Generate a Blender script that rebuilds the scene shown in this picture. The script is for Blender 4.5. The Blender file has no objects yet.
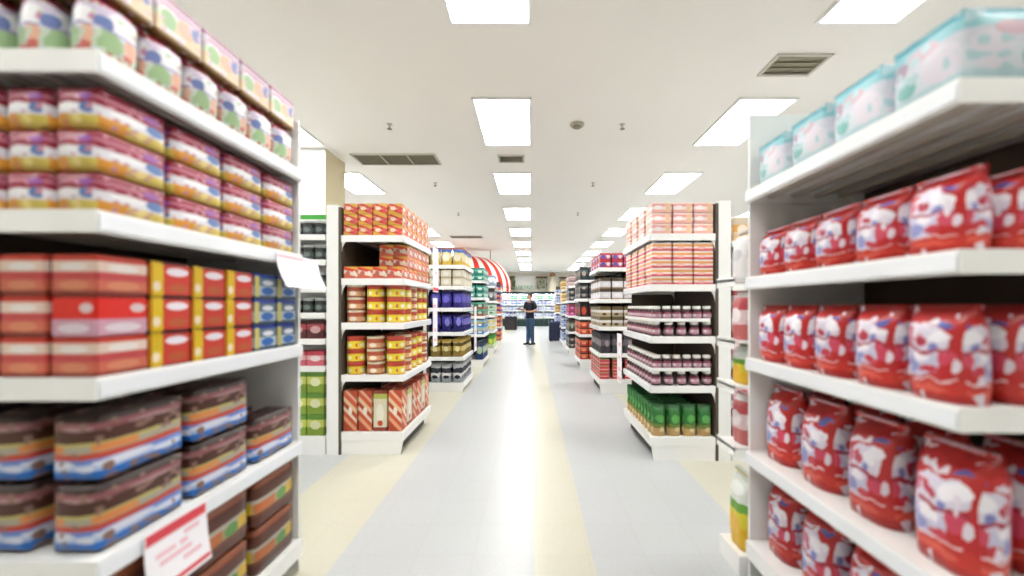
import bpy, bmesh, math, random
from mathutils import Vector, Matrix
random.seed(7)
PI = math.pi
S = bpy.context.scene
C = S.collection

# ------------------------------------------------------------ camera, world, exposure
cd = bpy.data.cameras.new('camera'); cam = bpy.data.objects.new('camera', cd); C.objects.link(cam)
S.camera = cam
cam.location = (0, 0, 1.31)
cam.rotation_euler = (PI/2, 0, 0)
cd.sensor_width = 36; cd.lens = 400/1024*36
cd.shift_x = -19/1024; cd.shift_y = 18/1024
cd.clip_start = 0.05; cd.clip_end = 100
cd.dof.use_dof = True; cd.dof.focus_distance = 9.0; cd.dof.aperture_fstop = 0.85
w = bpy.data.worlds.new('world'); S.world = w; w.use_nodes = True
w.node_tree.nodes['Background'].inputs[0].default_value = (0.9, 0.95, 1, 1)
w.node_tree.nodes['Background'].inputs[1].default_value = 0.3
S.view_settings.view_transform = 'Standard'; S.view_settings.look = 'None'
S.view_settings.gamma = 1; S.view_settings.use_curve_mapping = False
S.view_settings.exposure = 0.42
LIGHT_STRENGTH = 12.5
CEIL = 3.56

# ------------------------------------------------------------ materials
def lin(c):
    if isinstance(c, str):
        c = tuple(int(c[i:i+2], 16)/255 for i in (0, 2, 4))
    return tuple((x/12.92 if x <= .04045 else ((x+.055)/1.055)**2.4) for x in c[:3]) + (1,)

class NT:
    def __init__(s, name):
        s.m = bpy.data.materials.new(name); s.m.use_nodes = True
        s.t = s.m.node_tree; s.b = s.t.nodes['Principled BSDF']
    def n(s, typ, **kw):
        x = s.t.nodes.new(typ)
        for k, v in kw.items(): setattr(x, k, v)
        return x
    def l(s, a, b): s.t.links.new(a, b)
    def math(s, op, a, b=None, c=None):
        x = s.n('ShaderNodeMath', operation=op)
        for i, v in enumerate((a, b, c)):
            if v is None: continue
            if isinstance(v, (int, float)): x.inputs[i].default_value = v
            else: s.l(v, x.inputs[i])
        return x.outputs[0]
    def mix(s, f, a, b, typ='MIX'):
        x = s.n('ShaderNodeMix', data_type='RGBA', blend_type=typ)
        for sock, v in ((x.inputs[0], f), (x.inputs[6], a), (x.inputs[7], b)):
            if isinstance(v, (int, float)): sock.default_value = v
            elif isinstance(v, tuple): sock.default_value = v
            else: s.l(v, sock)
        return x.outputs[2]

def plain(name, col, rough=.5, metal=0, var=0.04, scale=6, bump=0):
    q = NT(name); tc = q.n('ShaderNodeTexCoord'); no = q.n('ShaderNodeTexNoise')
    no.inputs['Scale'].default_value = scale; no.inputs['Detail'].default_value = 3
    q.l(tc.outputs['Object'], no.inputs['Vector'])
    c = lin(col)
    c2 = tuple(max(0, x*(1-var*2)) for x in c[:3]) + (1,)
    q.l(q.mix(no.outputs['Fac'], c, c2), q.b.inputs['Base Color'])
    q.b.inputs['Roughness'].default_value = rough; q.b.inputs['Metallic'].default_value = metal
    if bump:
        bp = q.n('ShaderNodeBump'); bp.inputs['Strength'].default_value = bump; bp.inputs['Distance'].default_value = .01
        q.l(no.outputs['Fac'], bp.inputs['Height']); q.l(bp.outputs[0], q.b.inputs['Normal'])
    return q.m

def emit(name, col, strength):
    q = NT(name); q.b.inputs['Base Color'].default_value = lin(col)
    q.b.inputs['Emission Color'].default_value = lin(col); q.b.inputs['Emission Strength'].default_value = strength
    return q.m

def pack(name, stops, patches=(), rough=.38, wob=0.0, blot=None, diag=0.0):
    """printed packaging: horizontal colour bands plus rectangles / ellipses, in the pack's own coordinates"""
    q = NT(name); tc = q.n('ShaderNodeTexCoord'); sp = q.n('ShaderNodeSeparateXYZ'); sn = q.n('ShaderNodeSeparateXYZ')
    q.l(tc.outputs['Generated'], sp.inputs[0]); q.l(tc.outputs['Normal'], sn.inputs[0])
    side = q.math('GREATER_THAN', q.math('ABSOLUTE', sn.outputs[0]), .5)
    u = q.math('ADD', q.math('MULTIPLY', sp.outputs[1], side),
               q.math('MULTIPLY', sp.outputs[0], q.math('SUBTRACT', 1, side)))
    v = sp.outputs[2]
    oi = q.n('ShaderNodeObjectInfo')
    if wob:
        no = q.n('ShaderNodeTexNoise', noise_dimensions='4D'); no.inputs['Scale'].default_value = 3.5
        q.l(tc.outputs['Generated'], no.inputs['Vector']); q.l(q.math('MULTIPLY', oi.outputs['Random'], 9), no.inputs['W'])
        sc = q.n('ShaderNodeSeparateColor'); q.l(no.outputs['Color'], sc.inputs[0])
        u = q.math('ADD', u, q.math('MULTIPLY', q.math('SUBTRACT', sc.outputs[0], .5), wob))
        v = q.math('ADD', v, q.math('MULTIPLY', q.math('SUBTRACT', sc.outputs[1], .5), wob))
    vv = q.math('ADD', v, q.math('MULTIPLY', q.math('SUBTRACT', u, .5), diag)) if diag else v
    r = q.n('ShaderNodeValToRGB'); r.color_ramp.interpolation = 'CONSTANT'
    el = r.color_ramp.elements
    while len(el) > 1: el.remove(el[-1])
    el[0].position = 0; el[0].color = lin(stops[0][1])
    for p, c in stops[1:]:
        e = el.new(p); e.color = lin(c)
    q.l(vv, r.inputs[0]); col = r.outputs[0]
    for k, cu, cv, ru, rv, c in patches:
        du = q.math('DIVIDE', q.math('SUBTRACT', u, cu), ru); dv = q.math('DIVIDE', q.math('SUBTRACT', v, cv), rv)
        if k == 'r':
            m = q.math('LESS_THAN', q.math('MAXIMUM', q.math('ABSOLUTE', du), q.math('ABSOLUTE', dv)), 1)
        else:
            m = q.math('LESS_THAN', q.math('ADD', q.math('MULTIPLY', du, du), q.math('MULTIPLY', dv, dv)), 1)
        col = q.mix(m, col, lin(c))
    if blot:
        vo = q.n('ShaderNodeTexVoronoi'); vo.inputs['Scale'].default_value = blot[1]
        q.l(tc.outputs['Generated'], vo.inputs['Vector'])
        s2 = q.n('ShaderNodeSeparateColor'); q.l(vo.outputs['Color'], s2.inputs[0])
        m = q.math('LESS_THAN', s2.outputs[0], blot[2])
        col = q.mix(m, col, lin(blot[0]))
    hs = q.n('ShaderNodeHueSaturation'); q.l(col, hs.inputs['Color'])
    q.l(q.math('ADD', .76, q.math('MULTIPLY', oi.outputs['Random'], .20)), hs.inputs['Value'])
    q.l(hs.outputs[0], q.b.inputs['Base Color'])
    q.b.inputs['Roughness'].default_value = rough
    return q.m

M_white = plain('white_enamel', 'F0F1F0', .32, var=.015)
M_panel = plain('white_panel', 'E9EAE9', .45, var=.02)
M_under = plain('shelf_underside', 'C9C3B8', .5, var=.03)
M_rail = plain('price_rail_plastic', 'E4E8EE', .25, var=.01)
M_back = plain('shade_brown_panel', '54493F', .6, var=.05)  # brown darkened so the panel colour carries the shade behind the goods
M_dark = plain('dark_plinth', '4A4743', .6)
M_ceil = plain('ceiling_paint', 'F6F3EE', .85, var=.02, scale=.8)
M_wall = plain('wall_paint', 'F5F1E6', .8, var=.02, scale=.7)
M_cream = plain('cream_paint', 'E2D6B4', .75, var=.02)
M_vent = plain('vent_metal', '8F8973', .5)
M_ventframe = plain('vent_frame', 'C9C6BC', .5)
M_diff = emit('light_diffuser', 'FFFEFA', LIGHT_STRENGTH)
M_card = plain('poster_card', 'F4F2F8', .4, var=.01)
M_red = plain('poster_red', 'D8404E', .45)
M_pink = plain('poster_pink', 'EFC3CE', .45)
M_greenm = plain('green_plastic', '3FA23B', .45)
M_brown = plain('cardboard', '8A6A44', .8)

# ------------------------------------------------------------ mesh helpers
def addbox(bm, x0, x1, y0, y1, z0, z1, mi=0):
    vs = [bm.verts.new(p) for p in ((x0,y0,z0),(x1,y0,z0),(x1,y1,z0),(x0,y1,z0),(x0,y0,z1),(x1,y0,z1),(x1,y1,z1),(x0,y1,z1))]
    for f in ((0,3,2,1),(4,5,6,7),(0,1,5,4),(1,2,6,5),(2,3,7,6),(3,0,4,7)):
        bm.faces.new([vs[i] for i in f]).material_index = mi
def srt(a, b): return (a, b) if a < b else (b, a)
def addb(bm, xa, xb, y0, y1, z0, z1, mi=0):
    xa, xb = srt(xa, xb); addbox(bm, xa, xb, y0, y1, z0, z1, mi)
def lathe(bm, prof, seg=20, cx=0, cy=0, mi=0, cap=True):
    rings = []
    for r, z in prof:
        rings.append([bm.verts.new((cx+r*math.cos(2*PI*k/seg), cy+r*math.sin(2*PI*k/seg), z)) for k in range(seg)])
    for a, b in zip(rings, rings[1:]):
        for k in range(seg):
            f = bm.faces.new((a[k], a[(k+1)%seg], b[(k+1)%seg], b[k])); f.material_index = mi; f.smooth = True
    if cap:
        bm.faces.new(list(reversed(rings[0]))).material_index = mi; bm.faces.new(rings[-1]).material_index = mi
def prism(bm, pts, axis, a, b, mi=0):
    """polygon pts (2D) extruded along axis from a to b"""
    def P(p, t):
        return {'x': (t, p[0], p[1]), 'y': (p[0], t, p[1]), 'z': (p[0], p[1], t)}[axis]
    A = [bm.verts.new(P(p, a)) for p in pts]; B = [bm.verts.new(P(p, b)) for p in pts]
    n = len(pts)
    for k in range(n):
        bm.faces.new((A[k], A[(k+1)%n], B[(k+1)%n], B[k])).material_index = mi
    bm.faces.new(A).material_index = mi; bm.faces.new(list(reversed(B))).material_index = mi
def tube(bm, pts, rads, seg=10, mi=0):
    pts = [Vector(p) for p in pts]
    if isinstance(rads, (int, float)): rads = [rads]*len(pts)
    rings = []
    for i, p in enumerate(pts):
        d = (pts[min(i+1, len(pts)-1)] - pts[max(i-1, 0)]).normalized()
        a = d.cross(Vector((0, 0, 1)))
        if a.length < .05: a = d.cross(Vector((1, 0, 0)))
        a.normalize(); b = d.cross(a)
        rings.append([bm.verts.new(p + (a*math.cos(2*PI*k/seg) + b*math.sin(2*PI*k/seg))*rads[i]) for k in range(seg)])
    for r, s in zip(rings, rings[1:]):
        for k in range(seg):
            f = bm.faces.new((r[k], r[(k+1)%seg], s[(k+1)%seg], s[k])); f.smooth = True; f.material_index = mi
    bm.faces.new(list(reversed(rings[0]))).material_index = mi; bm.faces.new(rings[-1]).material_index = mi

def obj(name, bm, mats, parent=None, loc=(0,0,0), bevel=0, smooth=False, fixn=True):
    if bevel:
        bmesh.ops.bevel(bm, geom=list(bm.edges), offset=bevel, segments=2, profile=.6, affect='EDGES')
    if fixn: bmesh.ops.recalc_face_normals(bm, faces=list(bm.faces))
    me = bpy.data.meshes.new(name); 
    if smooth:
        for f in bm.faces: f.smooth = True
    bm.to_mesh(me); bm.free()
    if not isinstance(mats, (list, tuple)): mats = [mats]
    for m in mats: me.materials.append(m)
    o = bpy.data.objects.new(name, me); C.objects.link(o); o.location = loc
    if parent is not None: o.parent = parent
    return o
def empty(name, loc=(0,0,0), rz=0):
    o = bpy.data.objects.new(name, None); C.objects.link(o); o.location = loc; o.rotation_euler = (0, 0, rz)
    o.empty_display_size = .1
    return o
def tag(o, label, cat, group=None, kind=None):
    o['label'] = label; o['category'] = cat
    if group: o['group'] = group
    if kind: o['kind'] = kind
    return o
def struct(name, bm, mats, parent=None, bevel=0):
    o = obj(name, bm, mats, parent, bevel=bevel)
    if parent is None: o['kind'] = 'structure'
    return o
KIDS = {}
def copy_tree(o, kids):
    c = o.copy(); C.objects.link(c)
    for k in kids:
        d = k.copy(); C.objects.link(d); d.parent = c
    return c

# ------------------------------------------------------------ room shell
def floor_mat():
    q = NT('vinyl_floor_tiles'); tc = q.n('ShaderNodeTexCoord'); sp = q.n('ShaderNodeSeparateXYZ')
    q.l(tc.outputs['Object'], sp.inputs[0]); x = sp.outputs[0]; y = sp.outputs[1]
    base = lin('C3C6C9'); cream = lin('CFCCBC')
    br = q.n('ShaderNodeTexBrick'); br.offset = 0
    q.l(tc.outputs['Object'], br.inputs['Vector'])
    for k, v in (('Scale', 1.0), ('Mortar Size', .0022), ('Mortar Smooth', .3), ('Brick Width', .3), ('Row Height', .3), ('Bias', 0)):
        br.inputs[k].default_value = v
    br.inputs['Color1'].default_value = (1, 1, 1, 1); br.inputs['Color2'].default_value = (.975, .978, .98, 1)
    br.inputs['Mortar'].default_value = (.90, .90, .89, 1)
    m = None
    for cx, hw in ((-1.30, .30), (0.17, .15), (1.54, .30)):
        k = q.math('LESS_THAN', q.math('ABSOLUTE', q.math('SUBTRACT', x, cx)), hw)
        m = k if m is None else q.math('MAXIMUM', m, k)
    c = q.mix(m, base, cream)
    no = q.n('ShaderNodeTexNoise'); no.inputs['Scale'].default_value = 60; no.inputs['Detail'].default_value = 4
    q.l(tc.outputs['Object'], no.inputs['Vector'])
    r = q.n('ShaderNodeMapRange'); q.l(no.outputs['Fac'], r.inputs[0])
    r.inputs[1].default_value = .3; r.inputs[2].default_value = .7; r.inputs[3].default_value = .93; r.inputs[4].default_value = 1.0
    c = q.mix(1.0, c, br.outputs['Color'], 'MULTIPLY')
    cc = q.n('ShaderNodeCombineColor')
    for i in range(3): q.l(r.outputs[0], cc.inputs[i])
    c = q.mix(1.0, c, cc.outputs[0], 'MULTIPLY')
    q.l(c, q.b.inputs['Base Color'])
    q.b.inputs['Roughness'].default_value = .30
    n2 = q.n('ShaderNodeTexNoise'); n2.inputs['Scale'].default_value = 3.0
    q.l(tc.outputs['Object'], n2.inputs['Vector'])
    bp = q.n('ShaderNodeBump'); bp.inputs['Strength'].default_value = .12; bp.inputs['Distance'].default_value = .02
    q.l(n2.outputs['Fac'], bp.inputs['Height']); q.l(bp.outputs[0], q.b.inputs['Normal'])
    return q.m
RX0, RX1, RY0, RY1 = -8.5, 8.5, -3.5, 27.0
bm = bmesh.new(); addbox(bm, RX0, RX1, RY0, RY1, -.1, 0); struct('floor', bm, floor_mat())
bm = bmesh.new(); addbox(bm, RX0, RX1, RY0, RY1, CEIL, CEIL+.1); struct('ceiling', bm, M_ceil)
bm = bmesh.new(); addbox(bm, RX0-.1, RX0, RY0, RY1, 0, CEIL); struct('wall_left', bm, M_cream)
bm = bmesh.new(); addbox(bm, RX1, RX1+.1, RY0, RY1, 0, CEIL); struct('wall_right', bm, M_wall)
bm = bmesh.new(); addbox(bm, RX0, RX1, RY1, RY1+.1, 0, CEIL); struct('wall_back', bm, M_wall)
bm = bmesh.new(); addbox(bm, RX0, RX1, RY0-.1, RY0, 0, CEIL); struct('wall_front', bm, M_wall)
# bulkhead over the produce wall
bm = bmesh.new(); addbox(bm, RX0, RX1, 25.3, 25.4, CEIL-.08, CEIL); struct('trim_1', bm, M_panel)
# column, white front and cream side
bm = bmesh.new(); addbox(bm, -3.45, -2.93, 5.7, 6.3, 0, CEIL-.001)
o = struct('trim_2', bm, [M_panel, M_cream], bevel=0)
for p in o.data.polygons:
    if abs(p.normal.x) > .5: p.material_index = 1

# ------------------------------------------------------------ ceiling fixtures
def ceiling_light():
    t = empty('ceiling_light')
    bm = bmesh.new()
    W, L, b = .30, .61, .025
    for a in ((-W-b, -W, -L-b, L+b), (W, W+b, -L-b, L+b), (-W, W, -L-b, -L), (-W, W, L, L+b)):
        addbox(bm, a[0], a[1], a[2], a[3], -.022, -.001)
    f = obj('frame', bm, M_white, t)
    bm = bmesh.new(); addbox(bm, -W+.001, W-.001, -L+.001, L-.001, -.010, -.002); d = obj('diffuser', bm, M_diff, t)
    bm = bmesh.new()
    for k in range(1, 5): addbox(bm, -W+k*.12-.002, -W+k*.12+.002, -L+.002, L-.002, -.020, -.0105)
    l = obj('louver', bm, M_white, t)
    return t, [f, d, l]
cl, clk = ceiling_light(); first = True
rows = [(-6.08, 'unseen far left'), (-3.2, 'left'), (-.32, 'middle'), (2.57, 'right'), (5.45, 'unseen far right')]  # outermost two rows are out of view, added to even out the light
ORD = ['first','second','third','fourth','fifth','sixth','seventh','eighth','ninth','tenth','eleventh','twelfth','thirteenth','fourteenth','fifteenth','sixteenth','seventeenth','eighteenth','nineteenth','twentieth','twenty-first','twenty-second','twenty-third','twenty-fourth','twenty-fifth']
for rx, rn in rows:
    for k in range(-1, 10):
        y = 2.54 + 2.4*k
        o = cl if first else copy_tree(cl, clk); first = False
        o.location = (rx, y, CEIL)
        nm = f'{ORD[k]} ahead of the camera' if k >= 0 else ('just behind the camera' if k == -1 else 'farthest behind the camera')
        tag(o, f'bright rectangular ceiling light in the {rn} row, {nm}', 'ceiling light', 'recessed ceiling lights')

def vent(name, cx, cy, sx, sy, n, label):
    t = empty(name, (cx, cy, CEIL)); tag(t, label, 'vent')
    bm = bmesh.new(); b = .03
    for a in ((-sx-b, -sx, -sy-b, sy+b), (sx, sx+b, -sy-b, sy+b), (-sx, sx, -sy-b, -sy), (-sx, sx, sy, sy+b)):
        addbox(bm, a[0], a[1], a[2], a[3], -.015, -.001)
    for k in range(1, n): 
        x = -sx+2*sx*k/n; addbox(bm, x-.012, x+.012, -sy, sy, -.014, -.001)
    obj('frame', bm, M_ventframe, t)
    bm = bmesh.new(); m = max(3, int(sy*2/.06))
    for k in range(m):
        y = -sy+.02+(2*sy-.04)*k/(m-1)
        prism(bm, [(y-.012, -.012), (y+.010, -.003), (y+.012, -.006), (y-.010, -.015)], 'x', -sx+.001, sx-.001)
    obj('slats', bm, M_vent, t)
    bm = bmesh.new(); addbox(bm, -sx, sx, -sy, sy, -.002, -.0005); obj('backing', bm, M_vent, t)
vent('ceiling_vent', -2.05, 6.13, .6, .2, 3, 'long grey ceiling vent in three sections at the upper left')
vent('ceiling_vent', 2.45, 3.73, .22, .14, 1, 'small dark square ceiling vent between lights of the right row')
vent('ceiling_vent', -.3, 6.1, .17, .12, 1, 'small grey ceiling vent between second and third middle lights')
vent('ceiling_vent', -2.1, 13.0, .5, .17, 2, 'distant grey ceiling vent above the left shelving')
# smoke detector
t = empty('smoke_detector', (.57, 4.95, CEIL)); tag(t, 'round beige detector on the ceiling right of the middle lights', 'smoke detector')
bm = bmesh.new(); lathe(bm, [(.075,-.03),(.09,-.012),(.09,-.001)], 24); obj('base', bm, plain('beige_plastic', 'B9B3A4', .5), t)
bm = bmesh.new(); lathe(bm, [(.03,-.052),(.05,-.045),(.055,-.031)], 24); obj('sensor_cap', bm, M_vent, t)
fs = True
for sx, sn in ((-1.75, 'left'), (1.13, 'right')):
    for k, sy in enumerate((4.95, 7.3, 9.65)):
        if fs:
            sp0 = empty('sprinkler_head')
            bm = bmesh.new(); lathe(bm, [(.012,-.05),(.012,-.006),(.035,-.005),(.035,-.001)], 12); a = obj('pipe', bm, M_ventframe, sp0)
            bm = bmesh.new(); lathe(bm, [(.03,-.062),(.03,-.058),(.008,-.0505)], 12); b = obj('deflector', bm, M_vent, sp0)
            spk = [a, b]; o = sp0; fs = False
        else: o = copy_tree(sp0, spk)
        o.location = (sx, sy, CEIL)
        tag(o, f'small sprinkler head {sn} of the middle lights, {ORD[k]} from the camera', 'sprinkler', 'ceiling sprinkler heads')

# ------------------------------------------------------------ goods: prototypes
def carton_mesh(dx, dy, h):
    """folded carton: body with rounded edges, top flaps with a slit"""
    bm = bmesh.new(); e = min(.004, h*.06)
    addbox(bm, -dx/2, dx/2, -dy/2, dy/2, 0, h-.002)
    bmesh.ops.bevel(bm, geom=list(bm.edges), offset=e, segments=2, affect='EDGES')
    addbox(bm, -dx/2+e*1.2, -.001, -dy/2+e*1.2, dy/2-e*1.2, h-.0022, h-.0004)
    addbox(bm, .001, dx/2-e*1.2, -dy/2+e*1.2, dy/2-e*1.2, h-.0022, h)
    return bm
def wrap_mesh(dx, dy, h, bulge=.06):
    """shrink-wrapped soft pack: bulging faces and gathered ends"""
    bm = bmesh.new(); n = 6
    bmesh.ops.create_cube(bm, size=1)
    bmesh.ops.subdivide_edges(bm, edges=list(bm.edges), cuts=n, use_grid_fill=True)
    for v in bm.verts:
        x, y, z = v.co*2
        f = lambda a, b: 1 + bulge*(1-a*a)*(1-b*b)
        r = .92 + .08*(1-max(abs(x*y), abs(y*z), abs(x*z))**3)
        wob = 1 + .012*math.sin(9*y+4*z)+.01*math.sin(11*x-5*z)
        v.co = Vector((x*f(y, z)*r*wob*dx/2/(1+bulge), y*f(x, z)*r*dy/2/(1+bulge), (z*r*dx/dx*.5+.5)*h))
    zs = [v.co.z for v in bm.verts]; z0, z1 = min(zs), max(zs)
    for v in bm.verts: v.co.z = (v.co.z-z0)/(z1-z0)*h
    for f in bm.faces: f.smooth = True
    return bm
def bag_mesh(dx, dy, h, seed=0, seal=.07):
    """standing pillow bag with a flat crimped top seam"""
    bm = bmesh.new(); nu, nv = 12, 14; rnd = random.Random(seed)
    ph = [rnd.uniform(0, 6.28) for _ in range(6)]
    grid = {}
    for s in (1, -1):
        for i in range(nu+1):
            for j in range(nv+1):
                u = i/nu; v = j/nv
                vz = v
                a = max(0, 1-abs(2*u-1)**2.8)**.55
                pv = (.82+.18*math.sin(min(1, v/.35)*PI/2)) if v < .35 else (1 if v < .62 else max(0, 1-((v-.62)/(1-seal-.62))**2.4)**.6 if v < 1-seal else 0)
                t = dx/2*(.97*a*pv) + (.0025 if 0 < i < nu else .0)
                wr = .003*math.sin(7*v+ph[0]+3*u)*a*pv + .0025*math.sin(17*u+ph[1]+5*v)*a*pv
                wd = dy/2*(.93+.07*(1-pv)) if v > .5 else dy/2*.95
                y = (2*u-1)*wd + .002*math.sin(12*v+ph[2])*(abs(2*u-1)**4)
                lean = .012*(v**2)*math.sin(ph[3])
                x = s*(t-abs(wr)) + lean
                x = max(-dx/2, min(dx/2, x))
                z = h*vz*(1 - .015*math.sin(PI*u)*(v > .9)*0)
                if s == -1 and (i in (0, nu)): grid[s, i, j] = grid[1, i, j]; continue
                grid[s, i, j] = bm.verts.new((x, y, z))
    for s in (1, -1):
        for i in range(nu):
            for j in range(nv):
                q = [grid[s, i, j], grid[s, i+1, j], grid[s, i+1, j+1], grid[s, i, j+1]]
                f = bm.faces.new(q); f.smooth = True
    for j in (0, nv):
        loop = [grid[1, i, j] for i in range(nu+1)] + [grid[-1, i, j] for i in range(nu-1, 0, -1)]
        bm.faces.new(loop)
    return bm

PROTO = []   # built hidden? no: each prototype is itself placed first
class Kind:
    """a kind of goods: builds its first copy, then copies it"""
    def __init__(s, name, cat, desc, dims, build):
        s.name, s.cat, s.desc, s.dims, s.build = name, cat, desc, dims, build; s.first = None; s.kids = []
    def place(s, loc, label, group, rz=0):
        if s.first is None:
            s.first, s.kids = s.build(s); o = s.first
        else: o = copy_tree(s.first, s.kids)
        o.location = loc; o.rotation_euler = (0, 0, rz)
        tag(o, label, s.cat, group); return o

def K_carton(name, desc, mat, dims, cat='box'):
    return Kind(name, cat, desc, dims, lambda s: (obj(name, carton_mesh(*dims), mat), []))
def K_wrap(name, desc, mat, dims, cat='pack'):
    return Kind(name, cat, desc, dims, lambda s: (obj(name, wrap_mesh(*dims), mat), []))
_seed = [0]
def K_bag(name, desc, mat, dims, sealmat=None, cat='bag'):
    def b(s):
        _seed[0] += 1; dx, dy, h = dims
        o = obj(name, bag_mesh(dx, dy, h, _seed[0]), mat)
        kids = []
        bm = bmesh.new(); n = 14
        for k in range(n):   # crimped seam strip
            y0 = -dy*.46+dy*.92*k/n; y1 = y0+dy*.92/n
            addbox(bm, -.0045 if k % 2 else -.0035, .0045 if k % 2 else .0035, y0, y1, h*.955, h*.995)
        c = obj('seal', bm, sealmat or mat, o); kids.append(c)
        return o, kids
    return Kind(name, cat, desc, dims, b)
def K_tin(name, desc, mat, dims, lidmat, cat='tin'):
    def b(s):
        dx, dy, h = dims; r = dx/2
        bm = bmesh.new(); lathe(bm, [(r*.96,0),(r,.003),(r,.007),(r*.975,.010),(r*.975,h*.80),(r*.975,h*.82)], 28)
        o = obj(name, bm, mat)
        bm = bmesh.new(); lathe(bm, [(r*.985,h*.821),(r*.985,h*.96),(r*.99,h*.975),(r*.95,h*.985),(r*.9,h)], 28)
        c = obj('lid', bm, lidmat, o); return o, [c]
    return Kind(name, cat, desc, dims, b)
def K_jar(name, desc, mat, dims, lidmat, labmat, cat='jar'):
    def b(s):
        dx, dy, h = dims; r = dx/2
        bm = bmesh.new(); lathe(bm, [(r*.85,0),(r*.96,.004),(r*.97,.01),(r*.97,h*.66),(r*.9,h*.74),(r*.72,h*.79),(r*.72,h*.80)], 20)
        o = obj(name, bm, mat)
        bm = bmesh.new(); lathe(bm, [(r*.985,h*.14),(r*.99,h*.15),(r*.99,h*.58),(r*.985,h*.59)], 20); l = obj('label_band', bm, labmat, o)
        bm = bmesh.new(); lathe(bm, [(r*.8,h*.80),(r*.82,h*.81),(r*.82,h*.97),(r*.76,h)], 20); c = obj('lid', bm, lidmat, o)
        return o, [l, c]
    return Kind(name, cat, desc, dims, b)
def K_bottle(name, desc, mat, dims, lidmat, labmat, cat='bottle'):
    def b(s):
        dx, dy, h = dims; r = dx/2
        bm = bmesh.new(); lathe(bm, [(r*.85,0),(r*.97,.006),(r*.97,h*.55),(r*.9,h*.63),(r*.45,h*.77),(r*.36,h*.82),(r*.36,h*.9)], 20)
        o = obj(name, bm, mat)
        bm = bmesh.new(); lathe(bm, [(r*.985,h*.12),(r*.99,h*.13),(r*.99,h*.48),(r*.985,h*.49)], 20); l = obj('label_band', bm, labmat, o)
        bm = bmesh.new(); lathe(bm, [(r*.42,h*.901),(r*.44,h*.91),(r*.44,h*.99),(r*.4,h)], 16); c = obj('cap', bm, lidmat, o)
        return o, [l, c]
    return Kind(name, cat, desc, dims, b)

# ------------------------------------------------------------ shelving unit
UN = {('L',0):'nearest left unit', ('L',1):'second left unit', ('L',2):'third left unit', ('L',3):'fourth left unit', ('L',4):'fifth left unit', ('L',5):'sixth left unit',
      ('R',0):'nearest right unit', ('R',1):'second right unit', ('R',2):'third right unit', ('R',3):'fourth right unit', ('R',4):'fifth right unit', ('R',5):'sixth right unit', ('R',6):'seventh right unit'}
DEP = .55
class Unit: pass
def shelf_mesh(xf, s, y0, y1, z, depth, lip=.055):
    bm = bmesh.new()
    xb = xf + s*depth
    addb(bm, xf+s*.004, xb, y0+.002, y1-.002, z-.012, z)                # deck
    addb(bm, xf, xf+s*.012, y0, y1, z-lip, z+.004)                      # aisle lip
    addb(bm, xf+s*.012, xb, y0, y0+.010, z-lip, z+.004)                 # near lip
    addb(bm, xf+s*.012, xb, y1-.010, y1, z-lip, z+.004)
    for k in range(1, 5):                                               # stiffening ribs under the deck
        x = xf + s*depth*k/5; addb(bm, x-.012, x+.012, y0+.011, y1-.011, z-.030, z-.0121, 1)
    return bm
def endcap(side, idx, xf, y0, y1, zs, label, H=2.2, farpanel=False):
    s = -1 if side == 'L' else 1
    t = empty('shelving_unit', (0, 0, 0)); t.location = (xf+s*DEP/2, (y0+y1)/2, 0)
    off = Vector(t.location)
    tag(t, label, 'shelving unit', 'white shelving units along the aisle')
    def part(name, bm, mat, par=t):
        o = obj(name, bm, mat, par)
        return o
    def sub(bm): 
        bmesh.ops.translate(bm, verts=list(bm.verts), vec=-off); return bm
    xb = xf+s*DEP
    zb = zs[-1]
    for z in zs[:-1]:
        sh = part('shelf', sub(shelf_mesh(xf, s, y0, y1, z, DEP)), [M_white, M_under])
        bm = bmesh.new()
        prism(bm, [(xf-s*.001, z-.050), (xf-s*.006, z-.048), (xf-s*.004, z-.006), (xf-s*.001, z-.004)], 'y', y0+.004, y1-.004)
        obj('price_rail', sub(bm), M_rail, sh)
    # base
    bm = bmesh.new(); addb(bm, xf, xb, y0, y1, zb-.075, zb); part('base_deck', sub(bm), M_white)
    bm = bmesh.new(); addb(bm, xf+s*.07, xb, y0+.03, y1-.03, 0, zb-.076); part('kick_plate', sub(bm), M_dark)
    bm = bmesh.new(); prism(bm, [(xf+s*.012, zb-.077), (xf+s*.03, 0), (xb, 0), (xb, zb-.077)], 'y', y0+.004, y0+.028)
    part('base_side', sub(bm), M_white)
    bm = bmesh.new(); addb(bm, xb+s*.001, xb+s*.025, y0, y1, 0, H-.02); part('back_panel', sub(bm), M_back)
    for yy in (y0, y1-.05):
        bm = bmesh.new(); addb(bm, xb+s*.026, xb+s*.13, yy, yy+.05, 0, H); part('upright', sub(bm), M_white)
    bm = bmesh.new(); addb(bm, xb+s*.03, xb+s*.125, y0+.051, y1-.051, .05, H-.02); part('end_panel', sub(bm), M_panel)
    # rounded gusset brackets under every shelf, near and far side
    R = .13
    for z in zs[:-1]:
        for yy in (y0+.0102, y1-.0162):
            z1 = z-.0125
            pts = [(xb, z1)] + [(xb - s*(R - R*math.sin(a)) , z1 - (R - R*math.cos(a))) for a in [k*PI/2/8 for k in range(9)]]
            bm = bmesh.new(); prism(bm, pts, 'y', yy, yy+.006); part('bracket', sub(bm), M_white)
    if not farpanel:
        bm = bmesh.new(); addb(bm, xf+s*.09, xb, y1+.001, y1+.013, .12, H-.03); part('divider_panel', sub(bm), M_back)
    if farpanel:
        bm = bmesh.new(); addb(bm, xf+s*.02, xb, y1+.001, y1+.016, .01, H+.02); part('side_panel', sub(bm), M_panel)
    u = Unit(); u.side, u.idx, u.s, u.xf, u.y0, u.y1, u.zs, u.name = side, idx, s, xf, y0, y1, zs, UN[side, idx]; u.t = t
    return u

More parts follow.
